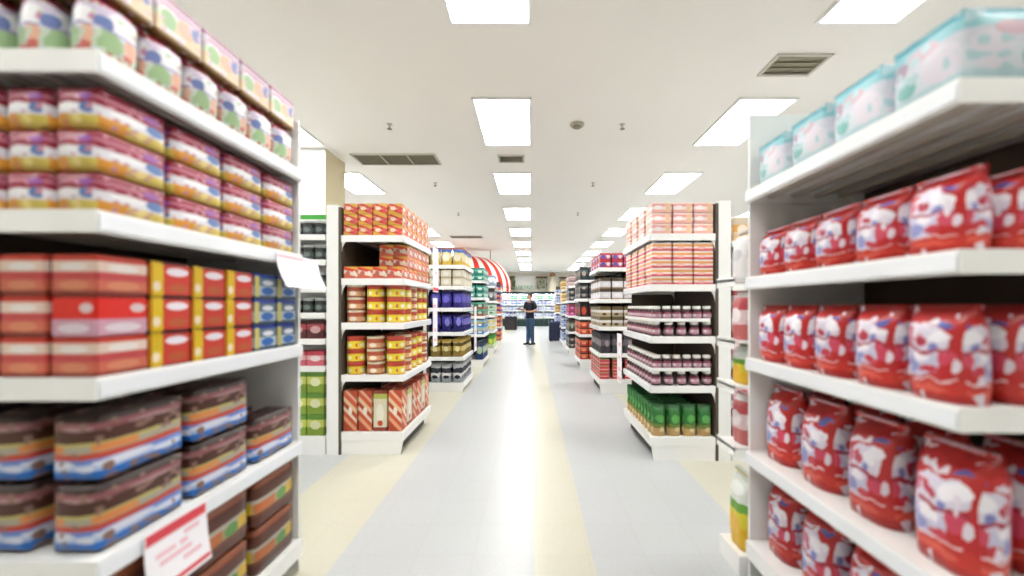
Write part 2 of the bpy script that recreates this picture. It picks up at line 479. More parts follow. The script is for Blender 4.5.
SH = ['top shelf', 'second shelf', 'third shelf', 'fourth shelf', 'fifth shelf', 'sixth shelf', 'seventh shelf']
LAY = ['bottom row', 'second row', 'third row', 'fourth row', 'fifth row', 'sixth row']
COUNT = [0]
def fill(u, si, kind, layers=1, z=None, full=False, imin=0, imax=99, lmin=0, jmax=99, jit=.002, gap=.004, inset=.02, rot90=False, kf=None, kinds=None, hmap=None, jall=1, z0name=None, ystart=None, yend=None, lz=None, rotj=.0):
    """stock shelf si: columns i along the aisle (from the camera), j going back from the aisle, layers up"""
    base = (u.zs[si] if z is None else z) + .0006
    k0 = kinds[0] if kinds else kind
    dx, dy, h = k0.dims
    if rot90: dx, dy = dy, dx
    ya, yb = (u.y0 if ystart is None else ystart)+.02, (u.y1 if yend is None else yend)-.02
    n = max(1, int((yb-ya+gap)/(dy+gap))); step = (yb-ya-dy)/(n-1) if n > 1 else 0
    m = max(1, int((DEP-inset-.005+gap)/(dx+gap))); m = min(m, jmax)
    stepx = (DEP-inset-.01-dx)/(m-1) if m > 1 else 0
    sn = z0name or (SH[si] if si < len(u.zs)-1 else 'base deck')
    for i in range(n):
        if i < imin or i > imax: continue
        for j in range(m):
            if not full and i > imin and j > jall: continue
            k = k0 if not kinds else kinds[i % len(kinds)]
            L = layers if hmap is None else hmap(i, j, n, m)
            for l in range(lmin, L):
                if kf: k = kf(i, j, l) or (kinds[i % len(kinds)] if kinds else k0)
                y = ya + dy/2 + step*i + random.uniform(-jit, jit)*.6
                x = u.xf + u.s*(inset + dx/2 + j*stepx) + u.s*random.uniform(0, min(jit, .004))*(j < m-1)
                hz = base + l*(h+.0008)
                pos = f'{ORD[i]} along' if j == 0 else f'{ORD[i]} along, {ORD[j]} back'
                lay = f', {LAY[l]}' if (L > 1 or lmin) else ''
                lab = f'{k.desc} {pos}{lay}, {sn}, {u.name}'
                if len(lab.split()) > 16: lab = f'{k.desc} {pos}{lay}, {sn}, {u.name}'.replace(' along', '', 1)
                k.place((x, y, hz), lab, f'{k.name.replace("_"," ")}s on the {sn} of the {u.name}', rz=random.uniform(-rotj, rotj) + (PI/2 if rot90 else 0))
                COUNT[0] += 1

ZL = [1.95, 1.55, 1.14, .68, .19]
L = []
L1Z = [1.97, 1.556, 1.12, .647, .17]
L.append(endcap('L', 0, -1.12, 1.03, 1.96, L1Z, 'white end-of-aisle shelving unit at the near left, stocked with red and blue packs', farpanel=True))
L.append(endcap('L', 1, -1.12, 3.52, 4.48, [1.93, 1.55, 1.16, .70, .20], 'white shelving unit second on the left, with stacked yellow and red tins'))
L.append(endcap('L', 2, -1.02, 6.1, 7.05, [1.935, 1.615, 1.28, .91, .53, .135], 'white shelving unit third on the left, with blue, gold and silver bags'))
L.append(endcap('L', 3, -1.0, 8.6, 9.55, [1.86, 1.49, 1.09, .70, .15], 'white shelving unit fourth on the left, with teal and blue packs'))
L.append(endcap('L', 4, -1.0, 11.0, 11.95, [1.86, 1.45, 1.05, .62, .15], 'white shelving unit fifth on the left, with pale and green packs'))
L.append(endcap('L', 5, -1.0, 13.4, 14.3, [1.85, 1.45, 1.05, .62, .15], 'white shelving unit sixth on the left, with orange and purple packs'))
R = []
R1Z = [1.85, 1.442, 1.063, .62, .20]
R.append(endcap('R', 0, 1.02, .95, 1.90, R1Z, 'white end-of-aisle shelving unit at the near right, stocked with red bags', farpanel=True))
R.append(endcap('R', 1, 1.01, 3.38, 4.36, [1.92, 1.49, 1.05, .63, .20], 'white shelving unit second on the right, with pink boxes and dark jars'))
R.append(endcap('R', 2, 1.01, 5.95, 6.9, [1.88, 1.41, 1.0, .60, .22], 'white shelving unit third on the right, with pale boxes and red packs'))
R.append(endcap('R', 3, 1.0, 8.3, 9.25, [1.85, 1.46, 1.08, .72, .20], 'white shelving unit fourth on the right, with black and orange packs'))
R.append(endcap('R', 4, 1.0, 10.7, 11.65, [1.85, 1.45, 1.05, .62, .18], 'white shelving unit fifth on the right, with pale and magenta packs'))
R.append(endcap('R', 5, 1.0, 13.1, 14.05, [1.85, 1.45, 1.05, .62, .18], 'white shelving unit sixth on the right, behind the navy bin'))
R.append(endcap('R', 6, 1.0, 16.6, 17.5, [1.85, 1.45, 1.05, .62, .18], 'white shelving unit seventh on the right, last before the chilled wall'))

# gondola rows running away from the aisle behind the end units
def gondola(u, length, zs, label, H=2.17):
    s = u.s; xa = u.xf+s*(DEP+.14); xb = xa+s*length; y0, y1 = u.y0, u.y1
    t = empty('gondola_shelving', ((xa+xb)/2, (y0+y1)/2, 0)); off = Vector(t.location)
    tag(t, label, 'shelving', 'gondola rows beside the aisle')
    def P(name, bm, m, par=t):
        bmesh.ops.translate(bm, verts=list(bm.verts), vec=-off); return obj(name, bm, m, par)
    ym = (y0+y1)/2
    bm = bmesh.new(); addb(bm, xa, xb, ym-.02, ym+.02, .02, H); P('spine_panel', bm, M_panel)
    bm = bmesh.new(); addb(bm, xa, xb, y0, ym-.021, 0, .16); addb(bm, xa, xb, ym+.021, y1, 0, .16); P('base_deck', bm, M_white)
    bm = bmesh.new(); addb(bm, xb, xb+s*.03, y0, y1, 0, H); P('end_panel', bm, M_white)
    for z in zs:
        for (a, b, lipa) in ((y0, ym-.021, y0), (ym+.021, y1, y1-.01)):
            bm = bmesh.new(); addb(bm, xa+s*.001, xb-s*.001, a, b, z-.012, z); addb(bm, xa+s*.001, xb-s*.001, lipa, lipa+.01, z-.05, z-.0121)
            P('shelf', bm, M_white)
    return t
GZ = [1.94, 1.72, 1.48, 1.25, 1.02, .78]
for u, nm in ((L[1], 'second on the left'), (L[2], 'third on the left'), (L[3], 'fourth on the left'), (L[4], 'fifth on the left'),
              (R[1], 'second on the right'), (R[2], 'third on the right'), (R[3], 'fourth on the right'), (R[4], 'fifth on the right')):
    gondola(u, 2.2, GZ if u.side == 'L' else [1.86, 1.49, 1.2, .84, .5], f'white double-sided shelving row behind the unit {nm}')

# ------------------------------------------------------------ stock: near left unit
m_bagA = pack('snack_bag_print', [(0,'9A94C8'),(.12,'C4CFDC'),(.42,'E0E0EC'),(.66,'CFC4DC'),(.80,'A3324A')],
    [('e',.3,.30,.22,.16,'9FBF8E'),('e',.72,.34,.2,.14,'E9B79E'),('e',.55,.62,.34,.13,'F3F3F8'),('e',.2,.55,.12,.1,'6C7FB8'),('e',.78,.6,.1,.06,'C88AA8'),('r',.5,.47,.4,.012,'8A80B8'),('e',.62,.2,.12,.05,'C86A5A'),('r',.5,.1,.3,.06,'B5534F')], wob=.12, blot=('C9D8C4', 12, .14))
K_a = K_bag('snack_bag', 'white snack bag with red top', m_bagA, (.11, .14, .185))
m_cartB = pack('tray_carton_print', [(0,'8A6A3C'),(.10,'E9D3B5'),(.42,'D5E0CC'),(.62,'E7E3EA'),(.86,'B98AA6')],
    [('e',.25,.45,.16,.22,'A9C99A'),('e',.62,.5,.2,.2,'E9BFA8'),('e',.85,.6,.1,.2,'8F97C9'),('r',.5,.78,.45,.04,'C8A0B8'),('r',.35,.2,.25,.05,'E8E4EC')], wob=.05, blot=('D8C0D0', 12, .12))
K_b = K_carton('snack_carton', 'pale snack carton', m_cartB, (.16, .17, .135))
m_c = pack('multipack_print', [(0,'D8C25C'),(.30,'E4E2EA'),(.56,'96203A'),(.72,'C87C96'),(.78,'8E1A34')],
    [('r',.22,.17,.16,.15,'E09A35'),('e',.78,.47,.15,.13,'5E7FB8'),('e',.4,.48,.22,.10,'F4F4F8'),('e',.72,.74,.13,.09,'9A5AA8'),('e',.55,.2,.1,.1,'F0DD8C')], blot=('C98A9A', 14, .10))
K_c = K_wrap('noodle_multipack', 'red white and yellow multipack', m_c, (.125, .218, .112))
def boxm(n, yel, top, mid, low, extra=()):
    pts = [('e',.64,.74,.28,.12,top)]
    if yel: pts += [('r',.14,.5,.15,.52,yel)]
    pts += [('e',.66,.26,.25,.14,low)]
    return pack(n, [(0,'5E1E1C'),(.06,mid),(.93,'5E1E1C')], pts+list(extra))
m_d1 = pack('soup_box_salmon_print', [(0,'8E3A2E'),(.12,'CF6A54'),(.38,'C5484C'),(.58,'E4CDBE'),(.84,'C93A2C')],
    [('e',.5,.7,.3,.1,'EDE6E2'),('e',.5,.25,.32,.12,'D98A6A')])
m_d2 = boxm('soup_box_red_print', 'D8B516', 'E8E2EC', 'C8382C', 'B5562E', [('e',.14,.3,.09,.14,'E9D9C0')])
m_d3 = pack('soup_box_blue_print', [(0,'39506A'),(.15,'AEBFCE'),(.52,'5D7383'),(.84,'1F3F9E')],
    [('e',.6,.33,.28,.16,'2468B8'),('r',.12,.5,.1,.4,'C9C06A'),('e',.62,.66,.25,.1,'E4E9F2')])
m_d4 = pack('soup_box_bright_print', [(0,'D9A6BC'),(.42,'E8261C'),(.94,'9E1A16')], [('e',.5,.2,.35,.12,'EBDDE6'),('e',.78,.7,.15,.12,'E3CFD2')])
K_d1 = K_carton('soup_carton', 'salmon red carton with cream band', m_d1, (.12, .142, .108))
K_d2 = K_carton('soup_carton', 'red carton with yellow side strip', m_d2, (.12, .142, .108))
K_d3 = K_carton('soup_carton', 'blue carton with pale label', m_d3, (.12, .142, .108))
K_d4 = K_carton('soup_carton', 'bright red carton with pink base', m_d4, (.12, .142, .108))
m_e = pack('biscuit_pack_print', [(0,'3A2018'),(.06,'1470CC'),(.18,'AFC4EA'),(.28,'6488D4'),(.35,'C4442E'),(.43,'A8A492'),(.53,'BDB26C'),(.58,'4A261C'),(.76,'8A5258'),(.86,'2E1A16')],
    [('e',.3,.28,.28,.06,'E0E4F2'),('e',.75,.22,.18,.05,'DDE3F4'),('r',.2,.5,.2,.05,'D98A4A'),('e',.6,.78,.3,.03,'A88488')], wob=.05, blot=('8A6A60', 12, .14))
K_e = K_wrap('biscuit_pack', 'brown and blue biscuit pack', m_e, (.14, .285, .188))
m_f = pack('cookie_pack_print', [(0,'5A2A18'),(.25,'6E3A20'),(.33,'A89A68'),(.52,'B9B4A4'),(.62,'5A2C1A'),(.86,'8E4A2A')],
    [('r',.25,.44,.2,.1,'C9703A'),('e',.62,.44,.12,.12,'5F9A4A'),('r',.86,.46,.12,.12,'D9B428')], wob=.03)
K_f = K_wrap('cookie_pack', 'brown and orange cookie pack', m_f, (.14, .285, .2))
u = L[0]
fill(u, 0, K_a, 1, rotj=.05)
fill(u, 0, K_b, 1, z=L1Z[0]+.187, z0name='upper carton layer', inset=.03)
fill(u, 1, K_c, 3, jit=.003)
fill(u, 2, None, 3, kinds=[K_d1, K_d2, K_d2, K_d2, K_d3, K_d3], jit=.003, kf=lambda i, j, l: K_d4 if (i, j, l) == (0, 0, 1) else None)
fill(u, 3, K_e, 2, jit=.003, hmap=lambda i, j, n, m: 2 if i < 2 else 1)
fill(u, 4, K_f, 2)

# ------------------------------------------------------------ stock: near right unit
m_g = pack('tissue_pack_print', [(0,'BFDCE4'),(.2,'DDE6EE'),(.5,'D9DCE8'),(.72,'8FCBD6'),(.86,'5FB4C4')],
    [('e',.28,.42,.2,.24,'E8E2EE'),('e',.72,.35,.15,.14,'7FC0BC'),('e',.5,.7,.2,.1,'D8B4C4'),('e',.8,.62,.12,.12,'A890A8'),('r',.5,.93,.5,.03,'4FA8BC')], wob=.14, blot=('B8D8E0', 10, .16))
K_g = K_wrap('tissue_pack', 'pale cyan and white soft pack', m_g, (.25, .22, .2))
def redbag(n, a=.0):
    return pack(n, [(0,'B01A16'),(.07,'C83028'),(.2,'BE2428'),(.84,'A81614'),(.93,'8E100E')],
      [('e',.46,.60+a,.30,.17,'DAD4E6'),('e',.60,.36+a,.27,.14,'C9C6E0'),('e',.30,.66+a,.15,.07,'F2F0F8'),('e',.70,.33+a,.14,.07,'8E94CC'),
       ('e',.76,.62+a,.10,.08,'C86884'),('e',.24,.42+a,.12,.09,'D24A64'),('r',.50,.50+a,.34,.018,'A8283E'),('e',.56,.44+a,.12,.045,'F2EEF6'),
       ('e',.44,.30+a,.12,.05,'C8384C'),('e',.5,.13,.3,.035,'DE5A4A'),('e',.25,.80,.1,.025,'4A54A4'),('e',.62,.78,.18,.02,'E4DCEA'),
       ('e',.85,.44+a,.05,.10,'E8E2EE'),('e',.55,.60+a,.09,.05,'B83A52'),('e',.38,.55+a,.06,.04,'7C84C4'),('r',.45,.22,.3,.010,'EAC8CC'),('e',.62,.66+a,.05,.03,'C23040')],
      wob=.24, rough=.28, blot=('E6DDEA', 9, .09))
K_h1 = K_bag('rice_bag', 'red and white plastic bag', redbag('red_bag_print_low'), (.125, .177, .215))
K_h2 = K_bag('rice_bag', 'red and white plastic bag', redbag('red_bag_print_mid', .03), (.125, .175, .25))
K_h3 = K_bag('rice_bag', 'large red and white plastic bag', redbag('red_bag_print_tall', -.02), (.15, .2, .325))
u = R[0]
fill(u, 0, K_g, 1, inset=.03)
fill(u, 1, K_h1, 1, rotj=.03, jit=.003)
fill(u, 2, K_h2, 1, rotj=.03, jit=.003)
fill(u, 3, K_h3, 1, rotj=.03, jit=.003, inset=.05)
fill(u, 4, K_h3, 1, rotj=.03, jit=.003, inset=.05)

# ------------------------------------------------------------ stock: second left unit
m_i = pack('top_box_print', [(0,'D9A23A'),(.22,'C93A34'),(.48,'E88A6A'),(.66,'C8323C'),(.85,'E0B24A')], [('e',.35,.55,.2,.18,'F0D9C0'),('r',.8,.4,.1,.3,'D8505A')], diag=.5)
K_i = K_carton('sweet_box', 'red and orange box', m_i, (.125, .15, .095))
m_j = pack('low_box_print', [(0,'D8644A'),(.3,'EBD9CC'),(.6,'E04A34'),(.86,'E8B84A')], [('e',.3,.45,.16,.2,'C86A5A'),('e',.75,.5,.12,.16,'F4E4D0')], diag=.3)
K_j = K_carton('cracker_box', 'orange and cream box', m_j, (.128, .15, .108))
m_k = pack('yellow_tin_print', [(0,'C8402A'),(.08,'E2D028'),(.78,'C2402C')], [('e',.3,.4,.13,.2,'F0E8C8'),('e',.75,.4,.12,.2,'D8602A')])
m_k2 = pack('tan_tin_print', [(0,'8E4A2A'),(.15,'D8A070'),(.6,'B5523A')], [('e',.5,.4,.2,.2,'EFE0CC')])
M_lidr = plain('red_lid', 'C8503C', .35); M_lidc = plain('cream_lid', 'E6DCC0', .35); M_lidw = plain('white_lid', 'F0EEEA', .35)
K_k = K_tin('biscuit_tin', 'yellow tin with red lid', m_k, (.16, .16, .112), M_lidr)
K_k2 = K_tin('biscuit_tin', 'tan tin with cream lid', m_k2, (.16, .16, .112), M_lidc)
m_l = pack('diagonal_tub_print', [(0,'B5482C'),(.12,'E8A27A'),(.24,'D05A3A'),(.36,'EBD6BE'),(.46,'C0492F'),(.58,'E8C8A0'),(.7,'D8603C'),(.84,'E6B090'),(.93,'B84A30')], [('e',.5,.5,.14,.1,'F2EADC')], diag=.35)
K_l = K_carton('tall_carton', 'orange and cream tall carton', m_l, (.12, .14, .36))
m_l2 = pack('cream_tall_print', [(0,'8E3A28'),(.1,'E2D9BE'),(.8,'B9BE5A'),(.92,'8E3A28')], [('e',.5,.45,.28,.22,'F0EBDD'),('e',.5,.2,.2,.07,'C9502F')])
K_l2 = K_carton('tall_carton', 'cream tall carton with brown edge', m_l2, (.12, .14, .36))
u = L[1]
fill(u, 0, K_i, 3)
fill(u, 1, K_j, hmap=lambda i, j, n, m: (1 if i < 1 and j > 1 else 1 if i < 1 else 3) if not (i == 0 and j == 0) else 1, full=False)
alt = lambda i, j, l: K_k2 if (i+j) % 3 == 2 else K_k
fill(u, 2, None, 3, kinds=[K_k, K_k2, K_k], kf=alt)
fill(u, 3, None, 3, kinds=[K_k, K_k2, K_k, K_k], kf=lambda i, j, l: K_k2 if (i+j) % 3 == 1 else K_k)
fill(u, 4, None, 1, kinds=[K_l, K_l2], kf=lambda i, j, l: K_l2 if (i+j) % 3 == 1 else K_l)

# ------------------------------------------------------------ stock: second right unit
m_m = pack('pink_box_print', [(0,'F0B0A8'),(.3,'F6E2DC'),(.6,'EFA6A4'),(.85,'F8E8E0')], [('e',.3,.5,.2,.2,'F8F0EE'),('r',.8,.5,.12,.4,'F0C8A0')])
K_m = K_carton('pink_carton', 'pale pink and white box', m_m, (.165, .19, .09))
m_n = pack('stripe_box_print', [(0,'E86A70'),(.28,'F6E6E4'),(.5,'F0A860'),(.78,'F8F0EC')], [('e',.4,.35,.2,.16,'F4C2C0')])
K_n = K_carton('striped_carton', 'pink and orange striped box', m_n, (.165, .19, .0715))
M_jam = plain('dark_jam', '3A2226', .12); M_lab = pack('jar_label_print', [(0,'A8788A'),(.3,'E4DADF'),(.7,'8E3A54')], [('e',.5,.5,.25,.2,'C89AAA')])
K_o = K_jar('jam_jar', 'dark jar with pink label', M_jam, (.082, .082, .125), M_lidw, M_lab)
m_p = pack('green_bag_print', [(0,'C9A46A'),(.25,'7A8A3A'),(.38,'2F7A38'),(.9,'1F5A2A')], [('e',.5,.55,.3,.12,'5FAF55'),('e',.35,.2,.2,.08,'E8D0A0')], wob=.2)
K_p = K_bag('green_bag', 'green bag with tan foot', m_p, (.095, .125, .27))
u = R[1]
fill(u, 0, K_m, 3)
fill(u, 1, K_n, 5)
def tray(u, z, y0, y1, label, dep=.5):
    t = empty('cardboard_tray', (u.xf+u.s*(.012+dep/2), (y0+y1)/2, z)); tag(t, label, 'tray', 'white trays carrying jars')
    hx, hy = dep/2, (y1-y0)/2
    bm = bmesh.new(); addbox(bm, -hx, hx, -hy, hy, 0, .006); obj('tray_floor', bm, M_panel, t)
    bm = bmesh.new()
    for a in ((-hx, -hx+.004, -hy, hy), (hx-.004, hx, -hy, hy), (-hx+.004, hx-.004, -hy, -hy+.004), (-hx+.004, hx-.004, hy-.004, hy)):
        addbox(bm, a[0], a[1], a[2], a[3], .006, .028)
    obj('tray_rim', bm, M_white, t)
for si, nm in ((2, 'third'), (3, 'fourth')):
    z = u.zs[si]
    fill(u, si, K_o, 1, jall=0, z0name=f'{nm} shelf lower tier', gap=.008)
    tray(u, z+.1272, u.y0+.012, u.y1-.012, f'white tray between the two jar tiers, {nm} shelf, second right unit')
    fill(u, si, K_o, 1, z=z+.1336, jall=0, inset=.024, z0name=f'{nm} shelf upper tier')
fill(u, 4, K_p, 1, rotj=.05, jall=2, rot90=True)

# ------------------------------------------------------------ stock: farther units
def carton(nm, desc, stops, pat, dims, **k): return K_carton(nm, desc, pack(nm+'_print', stops, pat, **k), dims)
def bag(nm, desc, stops, pat, dims, **k): return K_bag(nm, desc, pack(nm+'_print', stops, pat, wob=.2, **k), dims)
u = L[2]
fill(u, 0, bag('cereal_bag', 'yellow and blue bag', [(0,'D9B84A'),(.4,'E8DCA0'),(.7,'4A6AB0'),(.9,'C85A4A')], [('e',.5,.4,.3,.2,'EEE6D0')], (.12,.172,.28)), jall=0, rot90=True)
fill(u, 1, carton('cream_box', 'cream box', [(0,'B9A88A'),(.15,'E4DCC8'),(.9,'CFC0A0')], [('e',.5,.5,.3,.25,'F0ECE0')], (.16,.15,.125)), 2, jall=0)
fill(u, 2, bag('violet_bag', 'violet blue bag', [(0,'2A2478'),(.4,'4036A8'),(.8,'241E66')], [('e',.5,.5,.3,.2,'6A64C8')], (.12,.172,.26)), jall=0, rot90=True)
fill(u, 3, bag('navy_bag', 'deep blue glossy bag', [(0,'1E1A6A'),(.45,'3A34A0'),(.8,'1A165A')], [('e',.4,.55,.2,.2,'8A88D8')], (.12,.172,.28), rough=.2), jall=0, rot90=True)
fill(u, 4, bag('gold_bag', 'gold brown bag', [(0,'8A7030'),(.35,'C9B060'),(.6,'5A4820'),(.8,'B89A48')], [('e',.5,.45,.2,.15,'EADFA8')], (.12,.172,.27), rough=.2), jall=0, rot90=True)
fill(u, 5, bag('silver_bag', 'silver and black bag', [(0,'9AA0A8'),(.3,'E4E6E8'),(.5,'3A3E48'),(.75,'C9CCD0')], [('e',.5,.3,.25,.1,'2A2E38')], (.12,.172,.3), rough=.2), jall=0, rot90=True)
u = L[3]
teal = carton('teal_pack', 'teal green pack', [(0,'1E8A7A'),(.5,'7AC8B8'),(.75,'148070')], [('e',.5,.4,.3,.2,'E0EFEA')], (.16,.18,.135))
fill(u, 0, teal, 2, jall=0)
fill(u, 1, teal, 2, jall=0)
fill(u, 2, carton('dark_green_pack', 'dark green and red pack', [(0,'9A5A3A'),(.3,'2A5A48'),(.7,'5AA890')], [('e',.5,.5,.3,.2,'C9D8CC')], (.16,.18,.15)), 2, jall=0)
fill(u, 3, carton('azure_pack', 'light blue and yellow pack', [(0,'3A8AC8'),(.5,'D8C860'),(.7,'8AC0E0')], [('e',.5,.3,.3,.15,'E8F0F4')], (.16,.18,.155)), 2, jall=0)
fill(u, 4, bag('ocean_bag', 'dark blue bag', [(0,'1A3A6A'),(.4,'3A78C0'),(.7,'182A4A')], [('e',.5,.5,.3,.2,'B8C8A0')], (.14,.18,.4)), jall=0, rot90=True)
u = L[4]
fill(u, 0, bag('pale_bag', 'pale grey blue bag', [(0,'8AA0B8'),(.5,'E8ECF0'),(.8,'7A90B0')], [('e',.5,.5,.3,.2,'F4F4F4')], (.14,.18,.3)), jall=0, rot90=True)
fill(u, 1, carton('graphite_pack', 'dark grey pack', [(0,'4A4A50'),(.5,'8A8A90'),(.8,'3A3A40')], [('e',.5,.5,.3,.2,'C0C0C4')], (.16,.18,.3)), jall=0)
fill(u, 2, carton('mint_pack', 'white and mint pack', [(0,'C8E0C8'),(.5,'E8F0E8'),(.8,'9AC8A8')], [('e',.5,.5,.3,.2,'5A9A6A')], (.16,.18,.15)), 2, jall=0)
fill(u, 3, carton('lemon_pack', 'yellow and white pack', [(0,'E4E4D8'),(.4,'E0D030'),(.8,'F0F0E8')], [('e',.5,.5,.3,.2,'F4F0D0')], (.16,.18,.16)), 2, jall=0)
fill(u, 4, bag('lime_bag', 'bright green bag', [(0,'D8E8C0'),(.3,'7AC83A'),(.7,'4A9A3A')], [('e',.5,.5,.3,.2,'D8E860')], (.14,.18,.38)), jall=0, rot90=True)
u = L[5]
pur = carton('purple_pack', 'purple and orange pack', [(0,'D8643A'),(.4,'5A3A8A'),(.8,'3A2A6A')], [('e',.5,.4,.3,.2,'E89A6A')], (.16,.2,.15))
ora = carton('orange_pack', 'orange red pack', [(0,'C84A2A'),(.4,'E87A3A'),(.8,'4A3070')], [('e',.5,.4,.3,.2,'F0C090')], (.16,.2,.18))
fill(u, 0, pur, 1, jall=0); fill(u, 1, pur, 2, jall=0); fill(u, 2, pur, 2, jall=0); fill(u, 3, ora, 2, jall=0); fill(u, 4, ora, 2, jall=0)
u = R[2]
fill(u, 0, carton('ruby_pack', 'red and blue pack', [(0,'C83A5A'),(.5,'E0A0B8'),(.7,'D83A48')], [('e',.3,.5,.2,.3,'5A5AB8'),('e',.75,.5,.15,.25,'F0E0E8')], (.16,.18,.11)), 2, jall=0)
fill(u, 1, carton('lined_box', 'white box with brown lid', [(0,'A88A68'),(.12,'E4E2E8'),(.68,'5A4A3A')], [('e',.5,.4,.3,.15,'F4F2F6')], (.16,.2,.16)), 2, jall=0)
fill(u, 2, carton('brown_box', 'brown and white box', [(0,'B8A888'),(.4,'E8E4E4'),(.65,'6A5A3A')], [('e',.4,.25,.2,.12,'4A3A2A')], (.16,.2,.15)), 2, jall=0)
fill(u, 3, bag('charcoal_bag', 'charcoal grey bag', [(0,'3A3840'),(.4,'6A6470'),(.7,'2E2C34')], [('e',.4,.5,.2,.15,'A8989C')], (.12,.172,.3)), jall=0, rot90=True)
fill(u, 4, carton('rose_pack', 'red and pink striped pack', [(0,'C83A40'),(.3,'E8A0A0'),(.5,'D04A50'),(.85,'A8B078')], [], (.14,.15,.1)), 3, jall=0)
u = R[3]
blk = carton('black_pack', 'black and grey pack', [(0,'3A3C42'),(.5,'6A7478'),(.75,'24262C')], [('e',.5,.5,.25,.2,'B8A898')], (.16,.18,.15))
fill(u, 0, carton('slate_pack', 'dark teal pack', [(0,'2A3A40'),(.5,'4A6A70'),(.8,'2A2E34')], [('e',.5,.5,.25,.2,'C8B0A0')], (.16,.18,.27)), 1, jall=0)
fill(u, 1, blk, 2, jall=0)
fill(u, 2, carton('ember_pack', 'black pack with orange oval', [(0,'3A2A2A'),(.8,'24201E')], [('e',.5,.45,.3,.3,'E0583A')], (.16,.18,.29)), 1, jall=0)
vr = carton('coral_pack', 'orange red pack', [(0,'C8402A'),(.5,'E8704A'),(.8,'3A2424')], [('e',.5,.4,.3,.2,'E8A080')], (.16,.18,.14))
fill(u, 2, blk, 0, jall=0); fill(u, 3, vr, 2, jall=0); fill(u, 4, vr, 3, jall=0)
u = R[4]
fill(u, 0, carton('dusky_pack', 'pink grey pack', [(0,'C8A8A8'),(.5,'E4D0D0'),(.8,'6A5058')], [], (.16,.18,.14)), 2, jall=0)
fill(u, 1, blk, 2, jall=0)
fill(u, 2, carton('magenta_pack', 'magenta pack', [(0,'C83A8A'),(.5,'8A3A5A'),(.8,'B84A6A')], [('e',.5,.4,.3,.2,'E898C0')], (.16,.18,.15)), 2, jall=0)
fill(u, 3, carton('olive_pack', 'grey green pack', [(0,'4A4A44'),(.5,'8A8A7A'),(.8,'3A3A38')], [('e',.5,.5,.2,.2,'B8B8A8')], (.16,.18,.3)), jall=0)
fill(u, 4, blk, 2, jall=0)
u = R[5]
skyp = carton('sky_pack', 'white and light blue pack', [(0,'A8B8E0'),(.5,'E8ECF4'),(.8,'8A9AC8')], [('e',.5,.5,.25,.2,'5A6AB0')], (.16,.2,.15))
amb = carton('amber_pack', 'tan and yellow pack', [(0,'C8A060'),(.5,'E8D8A0'),(.8,'A87A48')], [], (.16,.2,.15))
fill(u, 0, amb, 2, jall=0); fill(u, 1, amb, 2, jall=0); fill(u, 2, skyp, 2, jall=0); fill(u, 3, skyp, 2, jall=0); fill(u, 4, skyp, 2, jall=0)
u = R[6]
fill(u, 0, skyp, 1, jall=0); fill(u, 1, skyp, 2, jall=0); fill(u, 2, amb, 2, jall=0); fill(u, 3, skyp, 2, jall=0); fill(u, 4, amb, 2, jall=0)

# ------------------------------------------------------------ stock on the gondola strips seen beside the second units
GL = {.16:'base deck', .5:'lowest shelf', .84:'second shelf up', 1.2:'third shelf up', 1.49:'fourth shelf up', 1.86:'top shelf', .78:'lowest shelf', 1.02:'second shelf up', 1.25:'third shelf up', 1.48:'fourth shelf up', 1.72:'fifth shelf up', 1.94:'top shelf'}
def strip(u, zs, kinds, names, n):
    s = u.s; xa = u.xf+s*(DEP+.14+.02)
    for (z, k, layers) in kinds:
        dx, dy, h = k.dims
        for l in range(layers):
            for q in range(n):
                x = xa + s*(dy/2+.004+q*(dy+.006)); y = u.y0+.02+dx/2
                lay = f', {LAY[l]}' if layers > 1 else ''
                k.place((x, y, z+.0006+l*(h+.0008)), f'{k.desc} {ORD[q]} from the post{lay}, {GL[round(z, 2)]}, {names}', f'{k.name.replace("_"," ")}s beside the post, {names}', rz=PI/2)
                COUNT[0] += 1
blackcan = K_tin('dark_tin', 'black tin', pack('black_tin_print', [(0,'2A3030'),(.3,'3E4848'),(.7,'2A3030')], [('e',.5,.45,.3,.2,'6A7874')]), (.1,.1,.13), plain('grey_lid','B8BCBA',.3))
pkk = carton('pink_card_pack', 'pink pack', [(0,'D86A7A'),(.4,'E8B0B4'),(.7,'C84A58')], [('e',.5,.5,.3,.2,'F0E0E0')], (.12,.15,.13))
yg = carton('lime_card_pack', 'yellow green pack', [(0,'8AA83A'),(.4,'D0D86A'),(.75,'6A9A3A')], [('e',.5,.5,.3,.2,'E8ECC0')], (.12,.15,.19))
dkr = carton('maroon_pack', 'dark red pack', [(0,'5A2A2E'),(.5,'A84A50'),(.8,'4A2428')], [('e',.5,.5,.3,.2,'C8A0A0')], (.12,.15,.16))
strip(L[1], GZ, [(.16, yg, 3), (.78, pkk, 1), (1.02, dkr, 1), (1.25, blackcan, 1), (1.48, blackcan, 1), (1.72, blackcan, 1), (1.94, blackcan, 1)], 'second left row', 3)
orp = carton('apricot_pack', 'orange pack', [(0,'E8C8A0'),(.4,'E8A858'),(.7,'D8C8B0')], [('e',.5,.5,.3,.2,'F4E4D0')], (.12,.15,.2))
whp = carton('white_card_pack', 'white pack', [(0,'E0DCDC'),(.5,'ECEAEA'),(.8,'D8D4D6')], [('e',.5,.5,.3,.2,'C8C4CC')], (.12,.172,.28))
whr = carton('blush_pack', 'white and pink pack', [(0,'E8B8C0'),(.5,'F0E4E8'),(.8,'D86A6A')], [('e',.5,.3,.3,.1,'C86A7A')], (.12,.15,.25))
strip(R[1], GZ, [(.16, whr, 1), (.5, whr, 1), (.84, whr, 1), (1.2, whr, 1), (1.49, whp, 1), (1.86, orp, 1)], 'second right row', 3)
